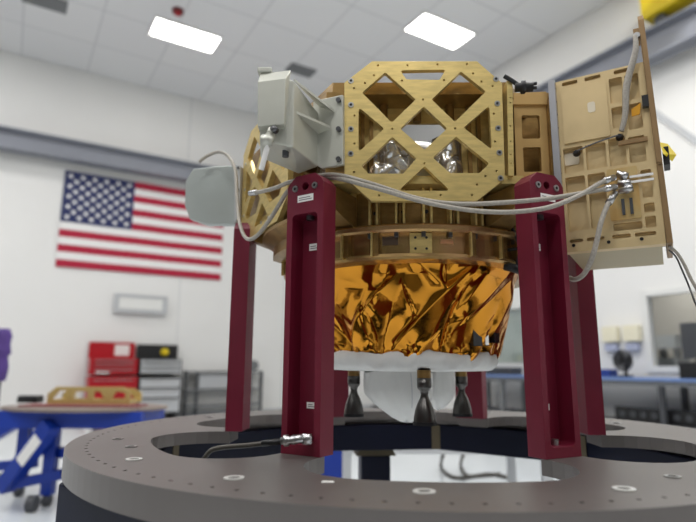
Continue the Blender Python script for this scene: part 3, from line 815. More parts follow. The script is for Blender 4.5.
front = fp.build('lattice_panel', MT['gold'], sp, bevel=0.0008, seg=1)
bolt_px = [(350.9, 81), (350.9, 105), (350.9, 129.1), (350.7, 153.8), (495.9, 79.1), (497.2, 103.6), (498.1, 128.3), (499.3, 152.8), (500.5, 178.3)]
ref = None
for s in bolt_px:
    u, v = onplane([s], AF, RF)[0]
    b = MB(frame(AF, RF)); b.disc(u, v, 0.0, 0.0016, 0.0056, 16); bo = b.build('bolt', MT['steel'], front)
    sk = MB(frame(AF, RF)); sk.disc(u, v, 0.0016, 0.0021, 0.0030, 6)
    sk.build('socket', MT['black'], front)
# generic lattice outline in its own metres for the other faces (u -0.153..0.153, v 0..0.292)
zlo = min(p[1] for p in octo); zhi = max(p[1] for p in octo); HH = zhi - zlo
cu = sum(p[0] for p in octo) / 8
gen_o = [(p[0] - cu, p[1] - zlo) for p in octo]
gen_h = [[(p[0] - cu, p[1] - zlo) for p in rpoly(onplane(h, AF, RF), 0.004)] for h in holes_px]
def side_panel(a, r, t0, sx=1.0, mname='gold'):
    m = MB(frame(a, r, t0, zlo)); m.prism([(u * sx, v) for u, v in gen_o], -0.012, 0.0, holes=[([(u * sx, v) for u, v in h], None) for h in gen_h])
    return m.build('lattice_panel', MT[mname], sp)
lp = side_panel(-152, 0.36, -0.078, 1.06)
for (u, v) in ((-0.14, 0.07), (-0.14, 0.14), (-0.14, 0.21), (0.0, 0.02), (0.05, 0.02)):
    MB(frame(-152, 0.36, -0.078, zlo)).disc(u, v, 0.0, 0.0016, 0.004, 12).build('bolt', MT['steel'], lp)
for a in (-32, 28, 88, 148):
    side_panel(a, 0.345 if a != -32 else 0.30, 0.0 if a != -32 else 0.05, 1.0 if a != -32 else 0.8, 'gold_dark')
# decks and inner frame
def hexring(r0, r1, a0=-121):
    o = [(r1 * math.cos(R_(a0 + 60 * k)), r1 * math.sin(R_(a0 + 60 * k))) for k in range(6)]
    i = [(r0 * math.cos(R_(a0 + 60 * k)), r0 * math.sin(R_(a0 + 60 * k))) for k in range(6)]
    return o, i
cfr = lambda u, v, w: np.array([C[0] + u, C[1] + v, w])
o_, i_ = hexring(0.20, 0.360)
MB(cfr).prism(o_, 1.641, 1.667, holes=[(i_, None)]).build('upper_deck', MT['gold_dark'], sp)
o_, i_ = hexring(0.05, 0.38)
MB(cfr).prism(o_, 1.446, 1.462, holes=[(i_, None)]).build('lower_deck', MT['gold'], sp)
for k in range(6):
    a = -121 + 60 * k
    fr_ = frame(a, 0.335, 0, 1.46)
    MB(fr_).box((-0.012, 0, -0.02), (0.012, 0.155, 0.004)).build('corner_post', MT['gold_dark'], sp)
# flange column at the panel's right edge and the bracket that carries the tan box
cfp = onplane([(505, 84), (510.5, 87), (512.0, 178), (506.5, 178)], AF, RF - 0.02)
MB(frame(AF, RF)).prism(cfp, -0.045, -0.006, holes=[(circ(*onplane([(508.2 + (y - 100) * .012, y)], AF, RF - 0.02)[0], 0.0016, 8), -0.012) for y in (101, 106, 129, 144, 157, 166)]).build('edge_flange', MT['gold'], sp)
RBk = 0.285
ol = onplane([(513.5, 95), (550, 92.5), (557, 205), (517.5, 205)], AF, RBk)
bh = [rpoly(onplane([(521.5, 115.2), (539.5, 115.2), (540.3, 138.5), (522.3, 138.8)], AF, RBk), 0.004, 4), rpoly(onplane([(523, 147.4), (540.8, 147), (541.8, 171.5), (524, 172)], AF, RBk), 0.004, 4)]
MB(frame(AF, RBk)).prism(ol, -0.012, 0.0, holes=[(h, None) for h in bh]).build('bracket_plate', MT['bracket'], sp)
tb = onplane([(513, 104.2), (547, 104.2), (546.4, 91.5), (513, 93)], AF, RBk + 0.006)
MB(frame(AF, RBk)).prism(tb, 0.0005, 0.006).build('bracket_rim', MT['bracket'], sp)
eg = onplane([(546.6, 104), (550.6, 93), (558, 205), (552.5, 205)], AF, RBk + 0.004)
MB(frame(AF, RBk)).prism(eg, 0.0005, 0.012, holes=[(circ(*onplane([(549.4 + (y - 104) * .05, y)], AF, RBk + 0.004)[0], 0.0014, 8), 0.004) for y in (108, 115, 134, 143, 152, 162)]).build('bracket_flange', MT['gold_dark'], sp)
MB(frame(AF, RBk)).box((0.165, 1.40, -0.10), (0.175, 1.65, -0.012)).build('bracket_web', MT['gold_dark'], sp)
MB(frame(AF, RBk)).box((0.165, 1.42, -0.12), (0.30, 1.435, -0.012)).build('bracket_shelf', MT['gold_dark'], sp)
# black connector plug on top of the bracket
plug0 = at_depth(508, 82, 1.02)
m = MB(); m.tube([at_depth(504, 76, 1.0), at_depth(511, 80, 1.0), at_depth(518, 85, 1.0)], 0.0045, 10)
pl_ = m.build('plug', MT['black'], sp)
ax0 = at_depth(515, 87.5, 1.0); ax1 = at_depth(533, 87, 0.995)
m = MB(); m.tube([ax0, ax0 + (ax1 - ax0) * 0.3, ax0 + (ax1 - ax0) * 0.35, ax0 + (ax1 - ax0) * 0.55, ax0 + (ax1 - ax0) * 0.6, ax1], [0.009, 0.009, 0.013, 0.013, 0.010, 0.009], 14, smooth_path=False)
m.build('connector_shell', MT['black'], pl_)
for dy in (-2.6, 1.6):
    m = MB(); m.tube([at_depth(530, 86.5 + dy, 0.995), at_depth(536.5, 86 + dy, 0.995)], 0.0035, 8); m.build('pin', MT['black'], pl_)
for a, w_ in ((28, 0.17), (88, 0.17), (148, 0.17), (-32, 0.10)):
    MB(frame(a, 0.325 if a != -32 else 0.27, 0.0 if a != -32 else 0.05)).box((-w_, 1.463, -0.008), (w_, 1.640, 0.0)).build('closure_panel', MT['gold_dark'], sp)  # panels added behind the lattices to keep the bay dark
MB(frame(AF, 0.20)).box((0.19, 1.42, -0.01), (0.31, 1.66, 0.0)).build('bay_block', MT['gold_dark'], sp)  # dark block added behind the bracket windows so they read dark
MB(frame(-152, 0.30, -0.078)).box((-0.25, 1.457, 0.024), (0.16, 1.660, 0.030)).build('closure_panel', MT['gold_dark'], sp)  # sheet added behind the left lattice so its holes read dark
bk_ = MB(frame(AF, 0.25)); bk_.prism([(-0.15, 1.463), (-0.085, 1.463), (-0.06, 1.606), (0.06, 1.606), (0.085, 1.463), (0.15, 1.463), (0.15, 1.6405), (-0.15, 1.6405)], -0.006, 0.0)
bk_.build('bulkhead', MT['gold'], sp)
for u in (-0.118, -0.10, 0.105, 0.125):
    MB(frame(AF, 0.25)).box((u - 0.004, 1.463, 0.0005), (u + 0.004, 1.64, 0.012)).build('stiffener', MT['gold_dark'], sp)
# core inside
m = MB(); m.lathe([(0.0, 1.622), (0.10, 1.620), (0.140, 1.612), (0.158, 1.595), (0.162, 1.55), (0.150, 1.50), (0.095, 1.475), (0.05, 1.463)], C, 40)
m.build('propellant_tank', mat('tank_metal', (222, 220, 214), metal=0.8, rough=0.34, var=0.05), sp)
def crumple(fr, u0, u1, v0, v1, amp, name, n=28, bulge=0.02, seed=1):
    g = np.random.default_rng(seed)
    U = np.linspace(u0, u1, n); Vv = np.linspace(v0, v1, n)
    A, B = np.meshgrid(U, Vv)
    H = bulge * np.sin((A - u0) / (u1 - u0) * math.pi)
    for _ in range(16):
        th = g.uniform(0, math.pi); cx, cy = g.uniform(u0, u1), g.uniform(v0, v1); L = (u1 - u0) * g.uniform(.2, .7)
        d = (A - cx) * math.cos(th) + (B - cy) * math.sin(th); e = -(A - cx) * math.sin(th) + (B - cy) * math.cos(th)
        H += amp * g.uniform(-1, 1) * np.exp(-np.abs(d) / (0.018)) * np.exp(-(e / L) ** 2)
    m = MB(fr); m.smooth = True
    m.add([(A[j, i], B[j, i], H[j, i]) for j in range(n) for i in range(n)], [(j * n + i, j * n + i + 1, (j + 1) * n + i + 1, (j + 1) * n + i) for j in range(n - 1) for i in range(n - 1)])
    o = m.build(name, MT['silver'], sp)
    so = o.modifiers.new('thickness', 'SOLIDIFY'); so.thickness = 0.001
    return o
crumple(frame(AF, 0.262, 0.0), -0.108, -0.022, 1.463, 1.552, 0.012, 'silver_blanket', seed=3)
crumple(frame(AF, 0.262, 0.0), 0.026, 0.088, 1.463, 1.566, 0.012, 'silver_blanket', seed=8, bulge=0.03)
crumple(frame(-140, 0.25, 0.0), -0.06, 0.06, 1.49, 1.56, 0.010, 'silver_blanket', seed=5)
m = MB(); m.tube([at_depth(451, 138, 1.10), at_depth(450, 147, 1.085), at_depth(456, 158, 1.08), at_depth(460, 166, 1.08), at_depth(459, 174, 1.09)], 0.0035, 8); m.build('harness', MT['grey_dk'], sp)
# boxes and standoffs in the bay
for (a, r0, w_, d_, z0, z1) in ((-52, 0.24, 0.03, 0.05, 1.462, 1.60), (-118, 0.25, 0.02, 0.04, 1.462, 1.60), (100, 0.22, 0.10, 0.04, 1.462, 1.58), (60, 0.2, 0.06, 0.05, 1.462, 1.56), (150, 0.22, 0.07, 0.05, 1.462, 1.6)):
    MB(frame(a, r0)).box((-w_, z0, -d_ / 2), (w_, z1, d_ / 2)).build('bay_block', MT['gold_dark'], sp, bevel=0.002)
for a in (-107, -77, -92):
    p = polar(0.27, a, 0); MB(lambda u, v, w: p + np.array([u, v, w])).disc(0, 0, 1.60, 1.641, 0.009, 12).build('standoff', MT['gold_dark'], sp)

# barrel between panels and ring: skin with paired ribs
m = MB(); m.lathe([(0.0, 1.446), (0.292, 1.446), (0.292, 1.372), (0.0, 1.372)], C, 72, smooth=False); m.build('barrel', MT['gold_dark'], sp)
for k in range(36):
    fr_ = frame(-89.5 + 10 * k, 0.292)
    for sx in (-1, 1):
        MB(fr_).box((sx * 0.0075 - 0.0022, 1.374, -0.002), (sx * 0.0075 + 0.0022, 1.445, 0.016)).build('rib', MT['gold'], sp)
    if k % 2: MB(fr_).box((-0.0015, 1.374, -0.002), (0.0015, 1.43, 0.012)).build('rib_web', MT['gold_dark'], sp)
    MB(fr_).disc(0, 1.40, 0.0, 0.004, 0.0035, 10).build('rib_screw', MT['black'], sp)
# adapter ring
m = MB(); prof = [(0.27, 1.372), (0.312, 1.372), (0.316, 1.368), (0.316, 1.360), (0.312, 1.356), (0.296, 1.356), (0.296, 1.316), (0.307, 1.314), (0.308, 1.308), (0.305, 1.303), (0.25, 1.303)]
m.lathe(prof, C, 120, smooth=False)
ar = m.build('adapter_ring', MT['gold_ring'], sp)
for k in range(36):
    fr_ = frame(-91 + 10 * k, 0.300)
    MB(lambda u, v, w: fr_(u, v, w)).box((-0.004, 1.347, -0.003), (0.004, 1.357, 0.006)).build('bolt', MT['steel_dark'], ar, bevel=0.001)
def ring_plate(a, w, z0, z1, th, mm, holes4=False, name='doubler'):
    fr_ = frame(a, 0.296)
    hs = [(circ(sx * w * 0.5, (z0 + z1) / 2 + sz * 0.011, 0.0022, 8), 0.001) for sx in (-1, 1) for sz in (-1, 1)] if holes4 else []
    return MB(fr_).prism([(-w, z0), (w, z0), (w, z1), (-w, z1)], -0.003, th, holes=hs).build(name, mm, ar)
ring_plate(-92, 0.0215, 1.315, 1.355, 0.004, MT['gold'], True)
for sx in (-1, 1):
    for sz in (-1, 1):
        MB(frame(-92, 0.300)).disc(sx * 0.0108, 1.335 + sz * 0.011, 0.0003, 0.0012, 0.0026, 10).build('dark_hole', MT['black'], ar)  # black discs laid on the doubler holes to darken them
ring_plate(-103.5, 0.0155, 1.333, 1.350, 0.0012, mat('name_plate', (92, 74, 60), metal=0.4, rough=0.5), False, 'name_plate')
ring_plate(-82, 0.013, 1.335, 1.344, 0.001, mat('copper_strip', (206, 152, 110), metal=0.6, rough=0.4), False, 'strip')
for a in (-109, -73, -60, -50, -121, -133, -150, -170):
    fr_ = frame(a, 0.296); MB(fr_).prism([(-0.008, 1.312), (0.008, 1.312), (0.008, 1.357), (-0.008, 1.357)], -0.003, 0.013).build('bracket', MT['gold_dark'], ar)
    MB(frame(a, 0.309)).box((-0.006, 1.31, -0.002), (-0.003, 1.357, 0.006)).build('bracket_edge', MT['gold'], ar)
# lugs that reach the posts' heads
for k in range(6):
    a = PA[k]
    MB(frame(a, 0.30)).hexa([(-0.03, 1.37, 0.0), (0.03, 1.37, 0.0), (0.02, 1.405, 0.0885), (-0.02, 1.405, 0.0905)], [(-0.03, 1.435, 0.0), (0.03, 1.435, 0.0), (0.02, 1.445, 0.0885), (-0.02, 1.445, 0.0905)]).build('lug', MT['gold_dark'], sp)
# gusset at the left under the side panel
m = MB(); m.lathe([(0.30, 1.385), (0.36, 1.402), (0.362, 1.392), (0.335, 1.372), (0.335, 1.350), (0.30, 1.340)], C, 20, 184, 222, smooth=False); m.build('gusset', MT['gold_dark'], sp)

# amber foil cone: crumpled sheet, creased by many folds
NT, NZ = 420, 120
z_top, z_bot = 1.316, 1.108
def foil_radius(z):
    t = (z - z_bot) / (z_top - z_bot)
    return np.interp(t, [0, 0.15, 0.54, 0.83, 1.0], [0.193, 0.203, 0.230, 0.252, 0.266])
TH_ = np.linspace(0, 2 * math.pi, NT, endpoint=False); ZZ = np.linspace(z_bot, z_top, NZ)
A, B = np.meshgrid(TH_, ZZ)
Rf = foil_radius(B)
X = A * 0.245; LX = 2 * math.pi * 0.245
H = np.zeros_like(A)
def fold(cx, cz, ang, L, w, amp, asym=1.0):
    dx = (X - cx + LX / 2) % LX - LX / 2; dz = B - cz
    d = dx * math.cos(ang) + dz * math.sin(ang); e = -dx * math.sin(ang) + dz * math.cos(ang)
    wl = np.where(d > 0, w, w * asym)
    return amp * np.exp(-np.abs(d) / wl) * np.exp(-np.abs(e / L) ** 3)
for _ in range(64):
    ang = rng.choice([rng.normal(-0.80, 0.25), rng.normal(0.7, 0.35), rng.normal(0.0, 0.25), rng.uniform(0, math.pi)], p=[.55, .18, .17, .10])
    H += fold(rng.uniform(0, LX), rng.uniform(z_bot, z_top), ang, rng.uniform(0.05, 0.13), rng.uniform(0.018, 0.05), rng.choice([-1, 1]) * rng.uniform(0.006, 0.017), rng.uniform(0.12, 1.3))
for _ in range(150):
    ang = rng.choice([rng.normal(-0.8, 0.4), rng.uniform(0, math.pi)], p=[.6, .4])
    H += fold(rng.uniform(0, LX), rng.uniform(z_bot, z_top), ang, rng.uniform(0.010, 0.04), rng.uniform(0.004, 0.014), rng.choice([-1, 1]) * rng.uniform(0.0006, 0.0030), rng.uniform(0.3, 1.4))
def fpx(x, z): return ((R_(-92) + math.asin((x - 409) / 123.0)) % (2 * math.pi)) * 0.245, z
for (x, z, ang, L, w, amp, asy) in ((424, 1.225, -0.80, 0.11, 0.05, 0.022, 0.14), (446, 1.185, -0.25, 0.07, 0.04, -0.020, 0.2), (372, 1.27, -0.35, 0.05, 0.03, -0.018, 0.3),
                                    (400, 1.235, 0.35, 0.035, 0.022, 0.014, 0.3), (360, 1.235, -0.85, 0.06, 0.03, 0.014, 0.2), (468, 1.262, -0.6, 0.05, 0.025, 0.016, 0.25), (352, 1.18, 0.2, 0.05, 0.02, -0.014, 0.3)):
    H *= 1 - 0.55 * np.exp(-(((X - fpx(x, z)[0] + LX / 2) % LX - LX / 2) / 0.05) ** 2 - ((B - z) / 0.05) ** 2)
    H += fold(*fpx(x, z), ang, L, w, amp, asy)
for _ in range(150):      # tight gathers along the lower hem
    H += fold(rng.uniform(0, LX), z_bot + 0.012 + abs(rng.normal(0, 0.014)), rng.normal(0.0, 0.7), rng.uniform(0.008, 0.02), rng.uniform(0.003, 0.008), rng.choice([-1, 1]) * rng.uniform(0.001, 0.0035), rng.uniform(0.4, 1.4))
H *= np.clip((B - z_bot) / 0.02, 0.2, 1.0)
env = np.clip((z_top - B) / 0.03, 0.15, 1.0)
H = H * env; H = np.where(H > 0, 0.014 * np.tanh(H / 0.014), 0.028 * np.tanh(H / 0.028))
RRf = Rf + H
m = MB(); m.smooth = True
V = np.stack([C[0] + RRf * np.cos(A), C[1] + RRf * np.sin(A), B], -1).reshape(-1, 3)
F = [(j * NT + i, j * NT + (i + 1) % NT, (j + 1) * NT + (i + 1) % NT, (j + 1) * NT + i) for j in range(NZ - 1) for i in range(NT)]
m.add(list(V), F, raw=True)
fo = m.build('foil_blanket', MT['foil'], sp)
def foil_patch(px, r, mm, name, th=0.003):
    a = -58
    fr_ = frame(a, r)
    return
for (a, w_, z0, z1, nm, mm) in ((-56, 0.013, 1.142, 1.178, 'tape_patch', 'foil_dark'), (-40, 0.012, 1.15, 1.21, 'tape_patch', 'foil_dark'), (-48, 0.006, 1.145, 1.175, 'foil_tab', 'silver')):
    r_ = float(foil_radius(np.array((z0 + z1) / 2))) + 0.006
    MB(frame(a, r_)).box((-w_, z0, -0.012), (w_, z1, 0.001)).build(nm, MT[mm], fo)
for k, (x0, y0, x1, y1) in enumerate(((512, 228, 520, 262), (519, 226, 516, 268), (508, 250, 524, 246), (505, 266, 522, 272))):
    m = MB(); m.tube([at_depth(x0, y0, 1.10), at_depth((x0 + x1) / 2 + 3, (y0 + y1) / 2, 1.09), at_depth(x1, y1, 1.11)], 0.0035 if k < 3 else 0.009, 8); m.build('harness', MT['black'] if k > 1 else MT['grey_dk'], sp)  # the thickest tube fills in the dark patch under the ring
# white skirt under the foil
m = MB(); m.smooth = True
ns = 180; V = []; prof = [(0.192, 1.130), (0.202, 1.125), (0.203, 1.112), (0.198, 1.102), (0.188, 1.095), (0.15, 1.089), (0.0, 1.086)]
for j, (r_, z) in enumerate(prof):
    for i in range(ns):
        a = 2 * math.pi * i / ns
        dr = (0.004 * math.sin(a * 9 + 1) + 0.003 * math.sin(a * 23 + j) + 0.002 * math.sin(a * 41)) if j < 5 else 0
        V.append((C[0] + (r_ + dr) * math.cos(a), C[1] + (r_ + dr) * math.sin(a), z + (0.003 * math.sin(a * 7) + 0.002 * math.sin(a * 17 + 2) if j < 5 else 0)))
m.add(V, [(j * ns + i, j * ns + (i + 1) % ns, (j + 1) * ns + (i + 1) % ns, (j + 1) * ns + i) for j in range(len(prof) - 1) for i in range(ns)], raw=True)
m.build('cloth_skirt', MT['fabric'], sp)
# thrusters
for (x, y) in ((0.016, 1.365), (0.160, 1.175), (0.280, 1.385), (0.150, 1.53)):
    m = MB(); m.lathe([(0.0, 1.002), (0.015, 0.998), (0.0225, 0.982), (0.0235, 0.986), (0.0228, 0.996), (0.0200, 1.010), (0.0150, 1.024), (0.0095, 1.035), (0.0076, 1.042), (0.0090, 1.049), (0.0135, 1.054), (0.0150, 1.058), (0.0150, 1.076), (0.0, 1.076)], (x, y), 32)
    nz_ = m.build('thruster', MT['nozzle'], sp)
    MB().lathe([(0.0218, 0.988), (0.0243, 0.988), (0.0243, 0.981), (0.0218, 0.981), (0.0218, 0.988)], (x, y), 32, smooth=False).build('nozzle_lip', MT['nozzle_lip'], nz_)
    MB().lathe([(0.0, 1.092), (0.0145, 1.092), (0.0145, 1.076), (0.0, 1.076)], (x, y), 20, smooth=False).build('valve', MT['gold_dark'], nz_)
# bagged main engine
def bag(cx, cy, rx, ry, ztop, zmid, zbot, dx, seed, name):
    g = np.random.default_rng(seed); n = 72
    lv = [(1.0, ztop), (1.01, ztop - 0.02), (1.0, zmid + 0.01), (0.97, zmid), (0.84, zmid - (zmid - zbot) * 0.30), (0.64, zmid - (zmid - zbot) * 0.55), (0.42, zmid - (zmid - zbot) * 0.8), (0.2, zbot + 0.003), (0.0, zbot)]
    ph = g.uniform(0, 6, 4); V = []
    for j, (s, z) in enumerate(lv):
        for i in range(n):
            a = 2 * math.pi * i / n
            wv = 1 + 0.025 * math.sin(5 * a + ph[0]) + 0.02 * math.sin(11 * a + ph[1] + j * .5) + 0.012 * math.sin(19 * a + ph[2] - j)
            t = max(0, (zmid - z) / (zmid - zbot))
            sq = (abs(math.cos(a)) ** 3 + abs(math.sin(a)) ** 3) ** (-1 / 3)
            V.append((cx + dx * t + rx * s * wv * sq * math.cos(a), cy + ry * s * wv * sq * math.sin(a), z + 0.003 * math.sin(3 * a + ph[3])))
    m = MB(); m.smooth = True
    m.add(V, [(j * n + i, j * n + (i + 1) % n, (j + 1) * n + (i + 1) % n, (j + 1) * n + i) for j in range(len(lv) - 1) for i in range(n)], raw=True)
    o = m.build(name, MT['fabric'], sp)
    return o
bg = bag(0.122, 1.345, 0.080, 0.080, 1.088, 1.036, 0.972, 0.020, 4, 'engine_cover')
m = MB(); m.tube([(0.142, 1.259, 1.085), (0.144, 1.256, 1.04), (0.145, 1.275, 1.008)], 0.0012, 6); m.build('seam', MT['grey_lt'], bg)
bag(0.222, 1.40, 0.040, 0.05, 1.088, 1.030, 0.996, 0.0, 9, 'engine_cover')

# ------------------------------------------------------------------ pale bracket box on the front-left corner
def plan(x, Y): q = at_depth(x, 120, Y); return (float(q[0]), Y)
pb = [plan(257, 0.905), plan(286, 0.900), plan(293.5, 0.918), plan(318.5, 1.005), plan(300, 1.045), plan(262, 0.985)]
m = MB()
zb0, zb1 = 1.474, 1.606
p_ = pb
m.hexa([(p_[0][0] + .004, p_[0][1] + .012, 1.492), (p_[1][0] - .002, p_[1][1] + .018, 1.484), (p_[2][0], p_[2][1], 1.478), (p_[3][0], p_[3][1], zb0), (p_[4][0], p_[4][1], zb0), (p_[5][0], p_[5][1], zb0 + .01)],
       [(x, y + (0.0 if i > 1 else 0.010), zb1 if i not in (3, 4) else 1.585) for i, (x, y) in enumerate(p_)])
pbx = m.build('pale_bracket', MT['clear'], sp, bevel=0.003)
# raised cover on its front
u0 = at_depth(257.5, 82, 0.902); u1 = at_depth(285.5, 78.6, 0.897); l1 = at_depth(284.3, 124.2, 0.897); l0 = at_depth(257.5, 126.6, 0.902)
m = MB(); bk = np.array([0.0, 0.022, 0.0])
tl = at_depth(260.5, 73.2, 0.925); tr_ = at_depth(291, 70, 0.918)
m.hexa([l0, l1, u1, u0], [l0 + bk, l1 + bk * 0.9, tr_, tl]); m.build('front_cover', MT['clear'], pbx, bevel=0.0015)
# flange with three bolts and two gussets
fA = at_depth(313.0, 101, 1.006); fB = at_depth(342.6, 94.5, 0.992); fC = at_depth(343.0, 164.5, 0.992); fD = at_depth(322, 168.6, 1.006); fE = at_depth(313, 163, 1.006)
bk = np.array([0.004, 0.008, 0])
m = MB(); m.hexa([fA, fB, fC, fD, fE], [fA + bk, fB + bk, fC + bk, fD + bk, fE + bk]); flg = m.build('flange', MT['clear'], pbx, bevel=0.0015)
nrm = np.cross(fB - fA, fC - fB); nrm /= np.linalg.norm(nrm)
if nrm[1] > 0: nrm = -nrm
for y in (100.5, 129.5, 159.5):
    p0 = at_depth(338.7, y, 0.992)
    s = np.cross(nrm, [0, 0, 1.0]); s /= np.linalg.norm(s); t = np.cross(s, nrm)
    b = MB(lambda u, v, w: p0 + u * s + v * t + w * nrm); b.disc(0, 0, -0.002, 0.005, 0.0048, 14); bo = b.build('bolt', MT['steel_dark'], pbx)
for (a_, b_, c_) in (((294, 81), (318.5, 106), (334, 112)), ((295, 113), (318.5, 134), (331, 128.5))):
    P0 = at_depth(*a_, 0.925); P1 = at_depth(*b_, 1.002); P2 = at_depth(c_[0], c_[1], 0.994)
    th = np.array([0, 0, 0.005])
    m = MB(); m.hexa([P0, P1, P2], [P0 + th, P1 + th, P2 + th]); m.build('gusset', MT['clear'], pbx)
# top lifting eye, front connector, dark disc below standing for a hole
m = MB(); e0 = at_depth(260, 72, 0.925); m.box((e0[0] - 0.004, e0[1] - 0.006, e0[2] - 0.003), (e0[0] + 0.022, e0[1] + 0.014, e0[2] + 0.007)); m.build('top_block', MT['clear'], pbx, bevel=0.002)
k0 = at_depth(270, 137, 0.905); k1 = at_depth(266, 143, 0.875)
m = MB(); m.tube([at_depth(272, 129, 0.905), k0], 0.008, 12); m.tube([k0, k1], [0.010, 0.010], 14); m.tube([at_depth(263, 139, 0.895), at_depth(270, 141, 0.89)], 0.009, 14)
m.build('connector', MT['clear'], pbx)
m = MB(); m.tube([at_depth(273, 128, 0.893), at_depth(276, 131, 0.888)], 0.006, 10); m.build('cap_screw', MT['steel_dark'], pbx)
h0 = at_depth(285.5, 155.8, 0.945)
m = MB(lambda u, v, w: h0 + np.array([u, v, w])); m.disc(0, 0, -0.002, 0.012, 0.006, 14); m.build('hole_disc', MT['grey_dk'], pbx)
m = MB(); m.tube([at_depth(268, 143, 0.88), at_depth(266, 152, 0.885), at_depth(261, 170, 0.895)], 0.0048, 10); m.build('label_sleeve', MT['label'], pbx)
# mounting block tying bracket to the panel's left edge
MB(frame(AF, RF)).box((-0.19, 1.46, -0.03), (-0.155, 1.63, -0.002)).build('edge_flange', MT['gold_dark'], sp)

# pale plate at the far left
YP = 1.385
pp = [at_depth(x, y, YP + (238 - x) * 0.0004) for x, y in [(193, 168.5), (216.4, 166), (236, 165.2), (237.5, 216), (235, 224.5), (206, 224.4), (189.7, 219.3), (184.5, 205.5), (185.3, 181.4)]]
bk = np.array([0.004, 0.022, 0])
m = MB(); m.hexa(pp, [p + bk for p in pp]); rpl = m.build('side_plate', MT['pale_plate'], sp, bevel=0.003)
ff_ = [at_depth(x, y, 1.38) for x, y in [(233.5, 165), (240.5, 166), (239.5, 214), (234.5, 224)]]
m = MB(); m.hexa(ff_, [p + bk * 1.3 for p in ff_]); fl2 = m.build('flange', MT['grey_lt'], rpl)
for y in (168, 190, 211):
    p0 = at_depth(238.3, y, 1.38); MB(lambda u, v, w: p0 + np.array([u, -w, v])).disc(0, 0, 0, 0.004, 0.003, 10).build('bolt', MT['steel_dark'], rpl)

# ------------------------------------------------------------------ tan equipment box on the right
BX = np.array([0.398, 1.060, 1.318]); nB = np.array([math.cos(R_(-120)), math.sin(R_(-120)), 0]); uB = np.array([math.cos(R_(-30)), math.sin(R_(-30)), 0])
bf = lambda u, v, w: BX + uB * u + nB * w + np.array([0, 0, 1.0]) * v
BW, BH, BD = 0.171, 0.357, 0.24
U0 = 0.026
def ab(a0, a1, b0, b1):
    return (U0 + a0 * BW, U0 + a1 * BW, (1 - b1) * BH, (1 - b0) * BH)
pk = [(.10, .27, .012, .036), (.35, .52, .012, .036), (.66, .82, .012, .036),
      (.60, .735, .055, .20), (.76, .90, .055, .20), (.60, .735, .225, .345), (.76, .90, .225, .37),
      (.06, .27, .41, .555), (.30, .51, .41, .555), (.54, .71, .40, .555), (.74, .90, .41, .555),
      (.06, .27, .58, .665), (.30, .48, .58, .665), (.06, .27, .69, .885), (.30, .48, .69, .885), (.52, .80, .87, .91),
      (.83, .93, .60, .75), (.83, .93, .78, .83), (.83, .93, .85, .91), (.06, .20, .93, .95), (.24, .42, .93, .95), (.50, .68, .93, .95), (.72, .92, .93, .95)]
bm_ = MB(bf)
bm_.prism([(U0, 0), (U0 + BW, 0), (U0 + BW, BH), (U0, BH)], -0.024, 0.0,
          holes=[(rrect(*ab(*k), 0.0025, 3), -0.013) for k in pk])
tbx = bm_.build('equipment_box', MT['tan'], sp)
MB(bf).box((U0 + 0.004, 0.001, -BD), (U0 + BW - 0.006, BH - 0.006, -0.0235)).build('housing', mat('housing_tan', (172, 158, 124), metal=0.4, rough=0.45), tbx)
MB(bf).prism(rrect(*ab(.08, .57, .06, .385), 0.003), 0.0003, 0.0035).build('cover_plate', MT['tan'], tbx)
pu = ab(.36, .44, .17, .23); MB(bf).prism(rrect(*pu, 0.004), 0.0036, 0.0042).build('white_patch', MT['paper'], tbx)
pu = ab(.05, .22, .43, .50); MB(bf).prism(rrect(*pu, 0.004), -0.0128, -0.010).build('white_patch', MT['paper'], tbx)
MB(bf).prism(rrect(*ab(.50, .80, .575, .855), 0.003), 0.0003, 0.004).build('amber_plate', MT['copper'], tbx)
# white edge strip and screws along the left edge
MB(bf).box((U0 - 0.008, 0.03, -0.03), (U0 + 0.0045, BH + 0.001, 0.012)).build('edge_strip', MT['strip'], tbx)
for b_ in (.04, .12, .2, .28, .36, .45, .55, .65, .75, .85):
    u, _, v, _ = ab(.02, .1, b_, b_)
    MB(bf).disc(u, v, 0.0003, 0.002, 0.0018, 10).build('edge_dot', MT['steel_dark'], tbx)
for a_, b_ in ((.1, .965), (.46, .965), (.78, .965)):
    u, _, v, _ = ab(a_, 1, b_, b_); MB(bf).disc(u, v, 0.0002, 0.0012, 0.0032, 12).build('edge_dot', MT['black'], tbx)  # black discs stand in for dark holes along the bottom
# right hand fin that stands above the box, seen edge on
fin = MB(lambda w, v, u: bf(U0 + BW + 0.001 + u - 0.021 * v, v, w))
fin.prism([(-0.16, 0.0), (0.004, 0.0), (0.004, 0.150), (0.010, 0.150), (0.010, 0.440), (0.004, 0.452), (-0.010, 0.452), (-0.03, 0.38), (-0.16, 0.36)], 0.0, 0.010)
fin.build('fin', MT['tan_dark'], tbx, bevel=0.0015)
MB(bf).box((U0 + BW - 0.018, 0.395, -0.006), (U0 + BW - 0.008, 0.425, 0.008)).build('clamp', MT['tan_dark'], tbx)
MB(bf).box((U0 + BW - 0.015, 0.262, -0.002), (U0 + BW - 0.004, 0.285, 0.010)).build('black_clip', MT['black'], tbx)
# yellow tagged connector on the outer side
yq = bf(U0 + BW + 0.010, 0.162, -0.02)
m = MB(bf); m.box((U0 + BW + 0.010, 0.150, -0.05), (U0 + BW + 0.020, 0.185, -0.012)); yb = m.build('side_connector', MT['black'], tbx)
m = MB(bf); m.hexa([(U0 + BW + 0.010, 0.168, 0.0), (U0 + BW + 0.032, 0.172, -0.03), (U0 + BW + 0.024, 0.16, -0.03)], [(U0 + BW + 0.006, 0.195, -0.01), (U0 + BW + 0.02, 0.196, -0.03), (U0 + BW + 0.03, 0.176, -0.034)]); m.build('yellow_flag', MT['yellow'], tbx)
